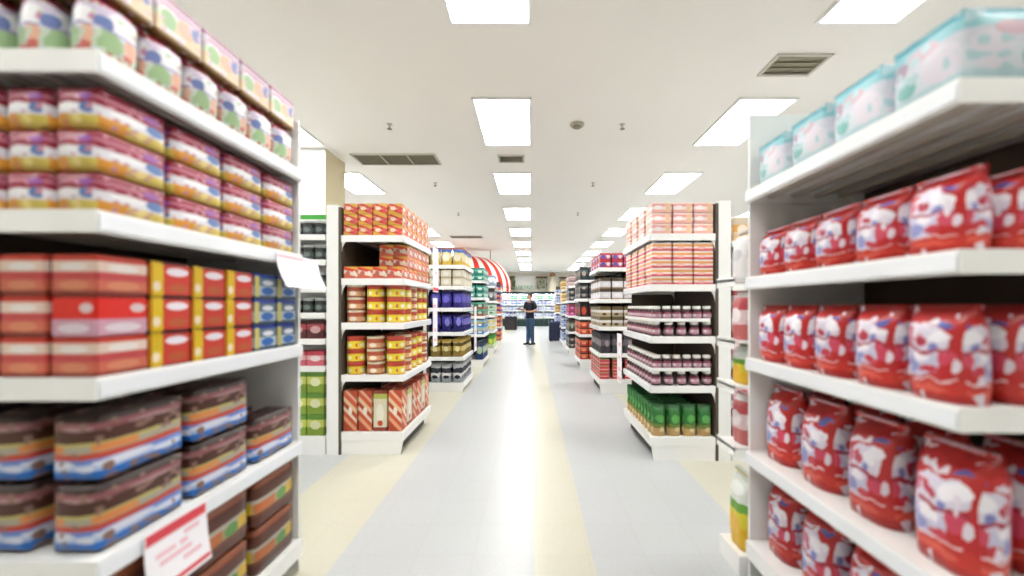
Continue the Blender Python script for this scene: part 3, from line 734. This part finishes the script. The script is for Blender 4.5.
# green top strip on left gondola
bm = bmesh.new(); addbox(bm, 0, 1.2, 0, .03, 0, .03); prism(bm, [(0,.03),(1.2,.03),(1.2,.05),(0,.04)], 'y', 0, .012)
o = obj('shelf_topper', bm, M_greenm, loc=(-1.82-1.2, 3.98, 2.1706)); tag(o, 'narrow green strip on top of the shelving row behind the second left unit', 'sign')

# slim side rack just beyond the near right unit
t = empty('side_display_rack', (1.085, 2.03, 0)); tag(t, 'slim white side rack of hanging packs at the far side of the nearest right unit', 'display rack')
bm = bmesh.new(); addbox(bm, .10, .13, -.09, .09, 0, 1.72); obj('back_panel', bm, M_panel, t)
bm = bmesh.new(); addbox(bm, -.08, .1, -.1, .1, 0, .10); obj('base', bm, M_white, t)
RZ = [.10, .62, .92, 1.14, 1.442]
for z in RZ[1:]:
    bm = bmesh.new(); addbox(bm, -.1, .099, -.09, .09, z-.012, z); addbox(bm, -.1, -.094, -.09, .09, z-.04, z+.012); obj('shelf', bm, M_white, t)
yw = pack('yellow_green_card_print', [(0,'E8B820'),(.3,'E4D438'),(.5,'6AA83A'),(.62,'DDE4DC'),(.9,'C8D0C8')], [('e',.5,.3,.25,.14,'F0C040'),('e',.5,.78,.3,.08,'F0F2F0')], wob=.08)
rw = pack('coral_card_print', [(0,'C86A6A'),(.3,'E4C8CC'),(.6,'C85058'),(.85,'E8E0E0')], [('e',.5,.5,.3,.15,'F0E8EA')], wob=.08)
K_yw = K_bag('seed_bag', 'white yellow and green bag', yw, (.12, .19, .37)); K_yw2 = K_bag('snack_pouch', 'small yellow pouch', yw, (.1, .15, .20))
K_rw = K_bag('snack_pouch', 'pink and white pouch', rw, (.1, .15, .25))
K_ww = K_bag('snack_pouch', 'plain white pouch', pack('white_pouch_print', [(0,'DCDADC'),(.5,'E8E6E8'),(.85,'E0C8A8')], [('e',.5,.5,.3,.12,'C8C6CE')], wob=.08), (.1, .15, .25))
for z, k, nm in ((.10, K_yw, 'bottom level'), (.62, K_rw, 'second level'), (.92, K_yw2, 'third level'), (1.14, K_rw, 'fourth level'), (1.442, K_ww, 'fifth level')):
    k.place((1.085, 2.03, z+.0006), f'{k.desc} standing on the {nm} of the slim side rack', 'pouches on the slim side rack')

# ------------------------------------------------------------ posters and price cards
def poster(name, label, x, y0, y1, z0, z1, bands, normal=1, cat='poster', bend=.0):
    """thin printed card in the YZ plane facing the aisle"""
    t = empty(name, (x, (y0+y1)/2, z0)); tag(t, label, cat)
    hy = (y1-y0)/2; h = z1-z0; n = 8
    bm = bmesh.new(); rows_ = []
    for k in range(n+1):
        f = k/n; b = bend*(1-f)**2*normal
        rows_.append([bm.verts.new((b, -hy, h*f)), bm.verts.new((b, hy, h*f)), bm.verts.new((b-normal*.002, hy, h*f)), bm.verts.new((b-normal*.002, -hy, h*f))])
    for a, b in zip(rows_, rows_[1:]):
        for k in range(4): bm.faces.new((a[k], a[(k+1)%4], b[(k+1)%4], b[k]))
    bm.faces.new(rows_[0]); bm.faces.new(rows_[-1])
    obj('card', bm, M_card, t)
    for nm, f0, f1, g0, g1, m in bands:
        bm = bmesh.new(); N = 4; rr = []
        for k in range(N+1):
            f = f0+(f1-f0)*k/N; b = bend*(1-f)**2*normal + normal*.0012
            rr.append([bm.verts.new((b, -hy+2*hy*g0, h*f)), bm.verts.new((b, -hy+2*hy*g1, h*f)), bm.verts.new((b-normal*.001, -hy+2*hy*g1, h*f)), bm.verts.new((b-normal*.001, -hy+2*hy*g0, h*f))])
        for a, b in zip(rr, rr[1:]):
            for k in range(4): bm.faces.new((a[k], a[(k+1)%4], b[(k+1)%4], b[k]))
        bm.faces.new(rr[0]); bm.faces.new(rr[-1])
        obj(nm, bm, m, t)
    return t
marks = lambda rows: [('print_mark', f, f+.07, g, g+w_, M_pink) for f, g, w_ in rows]
poster('price_poster', 'white price card with red header hanging from the nearest left unit, bottom left', -1.108, 1.145, 1.365, .455, .645,
       [('red_header', .82, .99, .02, .98, M_red), ('red_stripe', .05, .12, .02, .98, M_red)] + marks([(.55,.15,.3),(.55,.52,.12),(.42,.2,.5),(.28,.55,.3),(.68,.6,.25)]), bend=.02)
poster('price_poster', 'white curled price card with pink stripes at the far end of nearest left unit', -1.108, 1.74, 2.08, 1.395, 1.545,
       [('pink_stripe', .88, .96, .02, .6, M_pink), ('red_stripe', .06, .11, .4, .98, M_pink)], bend=.05)
poster('hanging_banner', 'tall white banner with red foot at the far corner of second left unit', -1.10, 4.49, 4.75, 1.47, 1.98,
       [('red_foot', .02, .10, .02, .98, M_red)] + marks([(.4,.3,.4),(.6,.3,.3)]))
poster('hanging_banner', 'lower white and pink banner at the far corner of second left unit', -1.10, 4.49, 4.70, .85, 1.40,
       marks([(.1,.2,.5),(.3,.3,.4),(.8,.1,.6)]))
poster('hanging_banner', 'white banner with pink marks at the far corner of second right unit', .99, 4.37, 4.6, .45, 1.0,
       marks([(.05,.1,.8),(.25,.2,.5),(.5,.3,.4),(.75,.2,.5)]), normal=-1)
poster('hanging_banner', 'white banner on the far corner of third left unit', -1.0, 7.06, 7.35, .5, 1.3, marks([(.1,.1,.8),(.4,.3,.4)]))

# ------------------------------------------------------------ striped awning
q = NT('awning_stripe'); tc = q.n('ShaderNodeTexCoord'); sp = q.n('ShaderNodeSeparateXYZ'); q.l(tc.outputs['Object'], sp.inputs[0])
ang = q.math('ARCTAN2', q.math('MULTIPLY', sp.outputs[1], 1.45), sp.outputs[0])
m = q.math('GREATER_THAN', q.math('FRACT', q.math('MULTIPLY', ang, 14/(2*PI)*1.55)), .5)
q.l(q.mix(m, lin('F0ECE8'), lin('D2342C')), q.b.inputs['Base Color']); q.b.inputs['Roughness'].default_value = .7
M_str = q.m
t = empty('striped_awning', (-2.55, 16.2, 0)); tag(t, 'red and white striped domed awning beyond the left shelving units', 'awning')
bm = bmesh.new(); NA, NB = 40, 12; A, B, Hh, zb = 1.75, 1.2, 1.3, 2.02
def ring(k, i_, e):
    b = PI/2*k/NB; a = PI + PI*i_/NA
    return ((A-e)*math.cos(b)**.8*math.cos(a), (B-e)*math.cos(b)**.8*math.sin(a), zb+(Hh-e)*math.sin(b))
def sheet(e):
    g = [[bm.verts.new(ring(k, i_, e)) for i_ in range(NA+1)] for k in range(NB)]; top = bm.verts.new((0, 0, zb+Hh-e))
    for k in range(NB-1):
        for i_ in range(NA): bm.faces.new((g[k][i_], g[k][i_+1], g[k+1][i_+1], g[k+1][i_])).smooth = True
    for i_ in range(NA): bm.faces.new((g[-1][i_], g[-1][i_+1], top))
    return g
g0 = sheet(0); g1 = sheet(.02)
for i_ in range(NA): bm.faces.new((g0[0][i_], g0[0][i_+1], g1[0][i_+1], g1[0][i_]))
obj('canopy', bm, M_str, t)
bm = bmesh.new()
for i_ in range(NA):
    p0 = Vector(ring(0, i_, 0)); p1 = Vector(ring(0, i_+1, 0)); p1 = p0.lerp(p1, .96)
    vs = [p0, p1, p1+Vector((0,0,-.12)), p0.lerp(p1,.5)+Vector((0,0,-.17)), p0+Vector((0,0,-.12))]
    n_ = Vector((p0.x, p0.y, 0)).normalized()*.006
    a_ = [bm.verts.new(v+n_*.2) for v in vs]; b_ = [bm.verts.new(v-n_) for v in vs]
    bm.faces.new(a_); bm.faces.new(b_[::-1])
    for k in range(5): bm.faces.new((a_[k], a_[(k+1)%5], b_[(k+1)%5], b_[k]))
obj('valance', bm, M_str, t)
bm = bmesh.new()
for x in (-.9, .9): tube(bm, [(x, .03, zb+.02), (x, .03, CEIL)], .015)
addbox(bm, -A, A, 0, .05, zb-.03, zb+.03); addbox(bm, -.03, .03, .03, .06, zb, zb+Hh)
obj('support_frame', bm, plain('dark_red_metal', '8E2E2A', .5), t)

# ------------------------------------------------------------ back: chilled display wall
M_fdark = plain('dark_green_enamel', '12322E', .35); M_fin = plain('fridge_liner', 'E6EEF6', .4); M_flit = emit('fridge_light', 'F4FAFF', 26)
fz = [.62, 1.0, 1.38, 1.74]
M_glass = None
first = True
lil = carton('dairy_carton', 'lilac and white carton', [(0,'A8B0E0'),(.5,'EEF0F8'),(.8,'9AA0D8')], [('e',.5,.5,.25,.2,'6A78C8')], (.2,.17,.26))
whc = carton('milk_carton', 'white carton', [(0,'D8DCE8'),(.5,'F4F4F8'),(.8,'B8C8E0')], [('e',.5,.5,.25,.2,'B8D0E8')], (.2,.17,.27))
rdc = carton('yoghurt_carton', 'red and white carton', [(0,'D86A6A'),(.4,'F0E8E8'),(.8,'C8504A')], [], (.2,.17,.22))
grc = carton('salad_carton', 'green carton', [(0,'3A9A5A'),(.5,'A8D8B0'),(.8,'2A8A50')], [], (.2,.17,.22))
FX = [(-2.6, -.9), (-.88, .82), (.84, 2.54), (2.56, 4.26), (-4.32, -2.62)]
FN = ['left of the person', 'directly behind the person', 'right of the person', 'far right of the chilled wall', 'far left of the chilled wall']
for (x0, x1), fn in zip(FX, FN):
    t = empty('refrigerated_display', ((x0+x1)/2, 26.2, 0)); tag(t, f'open refrigerated display case with dark green trim, {fn}', 'refrigerator', 'chilled display cases on the back wall')
    hx = (x1-x0)/2
    bm = bmesh.new(); addbox(bm, -hx, hx, .68, .72, 0, 2.2); addbox(bm, -hx, -hx+.03, -.1, .68, .5, 2.05); addbox(bm, hx-.03, hx, -.1, .68, .5, 2.05); obj('cabinet', bm, M_fin, t)
    bm = bmesh.new(); prism(bm, [(-.42, 0), (.67, 0), (.67, .5), (-.45, .5), (-.5, .42)], 'x', -hx, hx); obj('base', bm, M_fdark, t)
    bm = bmesh.new(); prism(bm, [(-.3, 2.06), (.67, 2.06), (.67, 2.24), (-.3, 2.24), (-.34, 2.15)], 'x', -hx, hx); obj('canopy', bm, M_fdark, t)
    bm = bmesh.new(); addbox(bm, -hx+.05, hx-.05, -.2, -.12, 2.03, 2.059); obj('light_strip', bm, M_flit, t)
    for z in fz[1:]:
        bm = bmesh.new(); addbox(bm, -hx+.031, hx-.031, .05, .679, z-.02, z); addbox(bm, -hx+.031, hx-.031, .03, .049, z-.035, z+.02); obj('shelf', bm, M_white, t)
    bm = bmesh.new(); addbox(bm, -hx+.031, hx-.031, -.1, .679, .501, .6); obj('deck', bm, M_white, t)
    if fn.startswith('far'): continue
    for si, (z, seq) in enumerate(((.6, [whc, whc, lil]), (1.0, [whc, lil, whc, whc]), (1.38, [lil, lil, whc]), (1.74, [rdc, grc, whc, grc, rdc]))):
        for q_ in range(8):
            k = seq[(q_*7+si*3) % len(seq)]
            k.place((x0+.14+q_*.203, 26.2+.16, z+.001), f'{k.desc} {ORD[q_]} from left, {["deck","second shelf","third shelf","top shelf"][si]}, chilled case {fn}', f'chilled cartons, case {fn}', rz=PI/2)
# board with green lettering above the case: the writing is too small to read in the photograph, so only its strokes are kept
t = empty('wall_sign', (-.45, 26.88, 2.42)); tag(t, 'white board with green letters above the chilled wall', 'sign')
bm = bmesh.new(); addbox(bm, -.62, .62, 0, .05, 0, .9); obj('board', bm, M_white, t)
for k in range(8):
    bm = bmesh.new(); x = -.55+k*.14
    addbox(bm, x, x+.035, -.02, -.001, .05, .25)
    if k % 3 == 0: addbox(bm, x+.035, x+.09, -.02, -.001, .05, .09)
    elif k % 3 == 1: addbox(bm, x+.035, x+.09, -.02, -.001, .21, .25); addbox(bm, x+.035, x+.08, -.02, -.001, .13, .165)
    else: addbox(bm, x+.07, x+.1, -.02, -.001, .05, .25); addbox(bm, x+.035, x+.07, -.02, -.001, .13, .17)
    obj('letter', bm, plain('letter_green', '2E9A58', .5), t)
# hanging foliage
M_leaf = plain('leaf_green', '7E9440', .6, var=.25, scale=5)
def foliage(cx, cz, w_, h_, label, seed, y=26.82):
    rnd = random.Random(seed); t = empty('hanging_foliage', (cx, y, cz)); tag(t, label, 'plant', 'greenery above the chilled wall')
    bm = bmesh.new()
    for k in range(5):
        x = -w_/2+w_*(k+.5)/5; tube(bm, [(x, 0, h_/2), (x+rnd.uniform(-.04,.04), -.05, 0), (x+rnd.uniform(-.06,.06), -.06, -h_/2+rnd.uniform(0,.2))], .008, 6)
    obj('stems', bm, plain('stem_green', '5A6A30', .7), t)
    bm = bmesh.new(); addbox(bm, -w_/2, w_/2, .02, .18, h_/2-.02, h_/2+.06); obj('planter_trough', bm, M_brown, t)
    bm = bmesh.new()
    for k in range(170):
        p = Vector((rnd.uniform(-w_/2, w_/2), rnd.uniform(-.14, .10), rnd.uniform(-h_/2, h_/2)))
        d = Vector((rnd.uniform(-1, 1), rnd.uniform(-1, .3), rnd.uniform(-1.2, .3))).normalized(); sdir = d.cross(Vector((rnd.uniform(-1,1), rnd.uniform(-1,1), 1))).normalized(); up = d.cross(sdir)
        l = rnd.uniform(.08, .14); v = [p, p+d*l*.5+sdir*l*.25+up*.01, p+d*l, p+d*l*.5-sdir*l*.25+up*.01]
        bm.faces.new([bm.verts.new(a) for a in v])
    obj('leaves', bm, M_leaf, t, fixn=False)
foliage(-1.25, 2.85, .35, .8, 'olive green hanging foliage left of the white board', 1)
foliage(.72, 2.85, .8, .75, 'wide olive green hanging foliage right of the white board', 2)
foliage(2.25, 2.85, .7, .7, 'olive green hanging foliage right of the cream cone', 3)
# cream cone with brown top
t = empty('display_cone', (1.42, 26.25, 2.2406)); tag(t, 'tall cream cone with a brown tip standing above the chilled wall', 'decoration')
bm = bmesh.new(); lathe(bm, [(.42, 0), (.41, .03), (.30, .35), (.18, .68), (.09, .92), (.05, 1.0)], 24); obj('cone', bm, plain('cream_cloth', 'E4DCC8', .8), t)
bm = bmesh.new(); lathe(bm, [(.05, 1.001), (.15, 1.03), (.19, 1.12), (.15, 1.22), (.05, 1.26)], 16); obj('tip', bm, plain('brown_knob', 'A8784A', .7), t)

# ------------------------------------------------------------ dark display block and navy bin
t = empty('dark_display_stand', (-1.1, 22.0, 0)); tag(t, 'low black display stand on the floor left of the person', 'display stand')
bm = bmesh.new(); addbox(bm, -.33, .33, -.3, .3, .05, .70); bmesh.ops.bevel(bm, geom=list(bm.edges), offset=.015, segments=2, affect='EDGES'); obj('body', bm, plain('black_laminate', '1C1A20', .4), t)
bm = bmesh.new(); addbox(bm, -.3, .3, -.27, .27, 0, .049); obj('plinth', bm, M_dark, t)
bm = bmesh.new(); addbox(bm, -.35, .35, -.32, .32, .701, .73); obj('top', bm, plain('dark_top', '2C2A30', .3), t)
M_blue = plain('blue_glass', '3A4AA0', .15); M_lab2 = plain('pale_label', 'D8DCEC', .5)
K_bt = K_bottle('bottle', 'blue bottle', M_blue, (.09, .09, .3), M_dark, M_lab2)
for k, x in enumerate((-.2, 0, .2)):
    K_bt.place((-1.1+x, 21.9, .7306), f'small blue bottle on the black display stand, {["left","middle","right"][k]} one', 'bottles on the black display stand')
t = empty('navy_bin', (.92, 15.1, 0)); tag(t, 'navy blue open display bin on the floor right of the person', 'bin')
M_navy = plain('navy_plastic', '232A4A', .4)
bm = bmesh.new(); hx, hy, H = .24, .24, .72
for a in ((-hx, -hx+.02, -hy, hy), (hx-.02, hx, -hy, hy), (-hx+.02, hx-.02, -hy, -hy+.02), (-hx+.02, hx-.02, hy-.02, hy)): addbox(bm, a[0], a[1], a[2], a[3], .03, H)
addbox(bm, -hx+.02, hx-.02, -hy+.02, hy-.02, .03, .5)
obj('bin_body', bm, M_navy, t)
bm = bmesh.new()
for a in ((-hx-.015, -hx, -hy-.015, hy+.015), (hx, hx+.015, -hy-.015, hy+.015), (-hx, hx, -hy-.015, -hy), (-hx, hx, hy, hy+.015)): addbox(bm, a[0], a[1], a[2], a[3], H-.05, H+.005)
obj('rim', bm, plain('navy_rim', '3A4470', .35), t)
for a in (-1, 1):
    for b in (-1, 1):
        bm = bmesh.new(); addbox(bm, a*.19-.03, a*.19+.03, b*.19-.03, b*.19+.03, 0, .029); obj('foot', bm, M_dark, t)
K_bin = K_bag('bargain_bag', 'lilac and white bag', pack('lilac_bag_print', [(0,'9A98D0'),(.5,'E8E6F4'),(.8,'7A80C0')], [], wob=.2), (.1, .12, .27))
for a in range(3):
    for b in range(3):
        K_bin.place((.92-.13+a*.13, 15.1-.12+b*.12, .5006), f'lilac and white bag in the navy bin, {["left","middle","right"][a]} column, {["front","middle","back"][b]} row', 'bags in the navy bin', rz=random.uniform(-.1,.1))

# ------------------------------------------------------------ the shopper
def person():
    t = empty('person', (-.03, 13.6, 0), rz=0)
    tag(t, 'person in dark navy t-shirt and blue jeans standing mid-aisle holding a small dark object', 'person')
    skin = plain('skin', 'C49478', .5, var=.03); jeans = plain('denim', '3F5D80', .8, var=.1, scale=40); shirt = plain('navy_cotton', '161C2C', .8, var=.08, scale=30)
    hair = plain('black_hair', '17120F', .5); shoe = plain('dark_shoes', '26262A', .6)
    def skinmesh(name, verts, edges, radii, mat, root, par=t, sub=2):
        me = bpy.data.meshes.new(name); me.from_pydata(verts, edges, []); me.update(); me.materials.append(mat)
        o = bpy.data.objects.new(name, me); C.objects.link(o); o.parent = par
        md = o.modifiers.new('skin', 'SKIN'); md.use_smooth_shade = True
        sv = me.skin_vertices[0].data
        for i, r in enumerate(radii): sv[i].radius = r if isinstance(r, tuple) else (r, r)
        sv[root].use_root = True
        s = o.modifiers.new('sub', 'SUBSURF'); s.levels = sub; s.render_levels = sub
        return o
    # faces the camera, turned a little to the left; right arm (picture left) bent forward with a phone, other hand on hip side
    V = []; E = []; Rr = []
    def add(p, r, par=None):
        V.append(p); Rr.append(r)
        if par is not None: E.append((par, len(V)-1))
        return len(V)-1
    pel = add((0, 0, .93), (.115, .085)); wa = add((0, 0, 1.08), (.115, .085), pel); ch = add((0, -.01, 1.28), (.16, .11), wa); sh = add((0, 0, 1.42), (.12, .085), ch)
    nk = add((0, -.005, 1.49), .052, sh); hd0 = add((-.005, -.02, 1.56), .068, nk); hd1 = add((-.01, -.025, 1.64), (.078, .095), hd0); hd2 = add((-.01, -.02, 1.70), (.062, .078), hd1)
    for s in (-1, 1):
        a = add((s*.17, 0, 1.41), .055, sh)
        if s == -1: el = add((-.26, -.04, 1.15), .042, a); w_ = add((-.20, -.27, 1.20), .028, el); add((-.17, -.34, 1.21), (.034, .02), w_)
        else: el = add((.27, .03, 1.15), .042, a); w_ = add((.17, -.20, 1.12), .028, el); add((.11, -.26, 1.13), (.034, .02), w_)
        hp = add((s*.09, 0, .88), .085, pel); kn = add((s*.09+ (.02 if s > 0 else -.01), -.03*s, .50), .058, hp); an = add((s*.085, .035*s, .08), .036, kn)
    skinmesh('body', V, E, Rr, skin, 0)
    # head details: nose, ears, eyes, mouth
    bm = bmesh.new(); tube(bm, [(-.012, -.112, 1.655), (-.012, -.135, 1.622), (-.012, -.118, 1.612)], [.008, .014, .010], 8); obj('nose', bm, skin, t)
    for s in (-1, 1):
        bm = bmesh.new(); bmesh.ops.create_uvsphere(bm, u_segments=10, v_segments=8, radius=.011, matrix=Matrix.Translation((-.01+s*.03, -.108, 1.652))); obj('eye', bm, hair, t, smooth=True)
        bm = bmesh.new(); bmesh.ops.create_uvsphere(bm, u_segments=10, v_segments=8, radius=.022, matrix=Matrix.Translation((-.01+s*.082, -.01, 1.635)) @ Matrix.Diagonal((.5, .8, 1.3, 1))); obj('ear', bm, skin, t, smooth=True)
    bm = bmesh.new(); tube(bm, [(-.035, -.095, 1.582), (-.012, -.105, 1.580), (.012, -.095, 1.582)], .006, 6); obj('mouth', bm, plain('lips', '9A5A50', .5), t)
    bm = bmesh.new(); bmesh.ops.create_uvsphere(bm, u_segments=24, v_segments=16, radius=1, matrix=Matrix.Translation((-.01, .004, 1.675)) @ Matrix.Diagonal((.094, .108, .092, 1)))
    bmesh.ops.delete(bm, geom=[v for v in bm.verts if (v.co.y < -.05 and v.co.z < 1.69) or v.co.z < 1.60], context='VERTS')
    h = obj('hair', bm, hair, t, smooth=True); h.modifiers.new('s', 'SOLIDIFY').thickness = .008
    # fingers
    bm = bmesh.new()
    for (w0, dirn, sgn) in (((-.17, -.35, 1.21), Vector((.25, -1, .1)), 1), ((.10, -.27, 1.13), Vector((-.55, -.8, .1)), -1)):
        d = dirn.normalized(); sd = d.cross(Vector((0, 0, 1))).normalized(); b0 = Vector(w0)
        for k, ln in enumerate((.062, .072, .068, .052)):
            o0 = b0 + sd*(k-1.5)*.018 + d*.01; tube(bm, [o0, o0+d*ln*.5+Vector((0,0,-.006)), o0+d*ln*.85+Vector((0,0,-.02)), o0+d*ln*.9+Vector((0,0,-.035))], [.009, .0085, .0075, .006], 8)
        o0 = b0 - sd*.03*sgn - d*.03; tube(bm, [o0, o0 - sd*.02*sgn + d*.03, o0 - sd*.012*sgn + d*.055 + Vector((0,0,.008))], [.011, .010, .008], 8)
    obj('fingers', bm, skin, t)
    # shirt
    V, E, Rr = [], [], []
    b0 = add((0, 0, .82), (.165, .13)); a0 = add((0, 0, .90), (.168, .13), b0); a1 = add((0, 0, 1.08), (.162, .122), a0); a2 = add((0, -.01, 1.28), (.188, .138), a1); a3 = add((0, 0, 1.44), (.15, .11), a2); add((0, 0, 1.50), (.075, .075), a3)
    for s in (-1, 1):
        b = add((s*.175, 0, 1.405), .072, a3)
        if s == -1: add((-.235, -.02, 1.20), .068, b)
        else: add((.245, .015, 1.20), .068, b)
    skinmesh('t_shirt', V, E, Rr, shirt, 0)
    V, E, Rr = [], [], []
    a0 = add((0, 0, 1.0), (.15, .115)); 
    for s in (-1, 1):
        hp = add((s*.09, 0, .84), .108, a0); kn = add((s*.09+(.02 if s > 0 else -.01), -.03*s, .50), .08, hp); add((s*.08, .035*s, .06), .072, kn)
    skinmesh('jeans', V, E, Rr, jeans, 0)
    for s in (-1, 1):
        bm = bmesh.new()
        prism(bm, [(-.045, .0), (.045, 0), (.045, .03), (.04, .075), (-.04, .075), (-.045, .03)], 'y', -.06, .085)
        prism(bm, [(-.043, 0), (.043, 0), (.043, .028), (.025, .055), (-.025, .055), (-.043, .028)], 'y', -.185, -.06)
        bmesh.ops.bevel(bm, geom=list(bm.edges), offset=.01, segments=2, affect='EDGES')
        obj('shoe', bm, shoe, t, loc=(s*.09, .04*s, .001))
    t.rotation_euler = (0, 0, -.75)
    # held phone is a thing of its own
    return t
pt = person()
bm = bmesh.new(); addbox(bm, -.036, .036, -.075, .075, -.004, .004); bmesh.ops.bevel(bm, geom=list(bm.edges), offset=.002, segments=2, affect='EDGES')
ph = obj('phone', bm, plain('phone_black', '1A1C22', .2))
Rm = Matrix.Rotation(-.75, 4, 'Z'); p = Rm @ Vector((-.15, -.40, 1.195)); ph.location = (p.x-.03, p.y+13.6-.02, p.z+.035); ph.rotation_euler = (.4, 0, -.75)
tag(ph, 'small dark phone held in the standing person\'s hand', 'phone')
print('goods placed', COUNT[0], 'objects', len(bpy.data.objects))
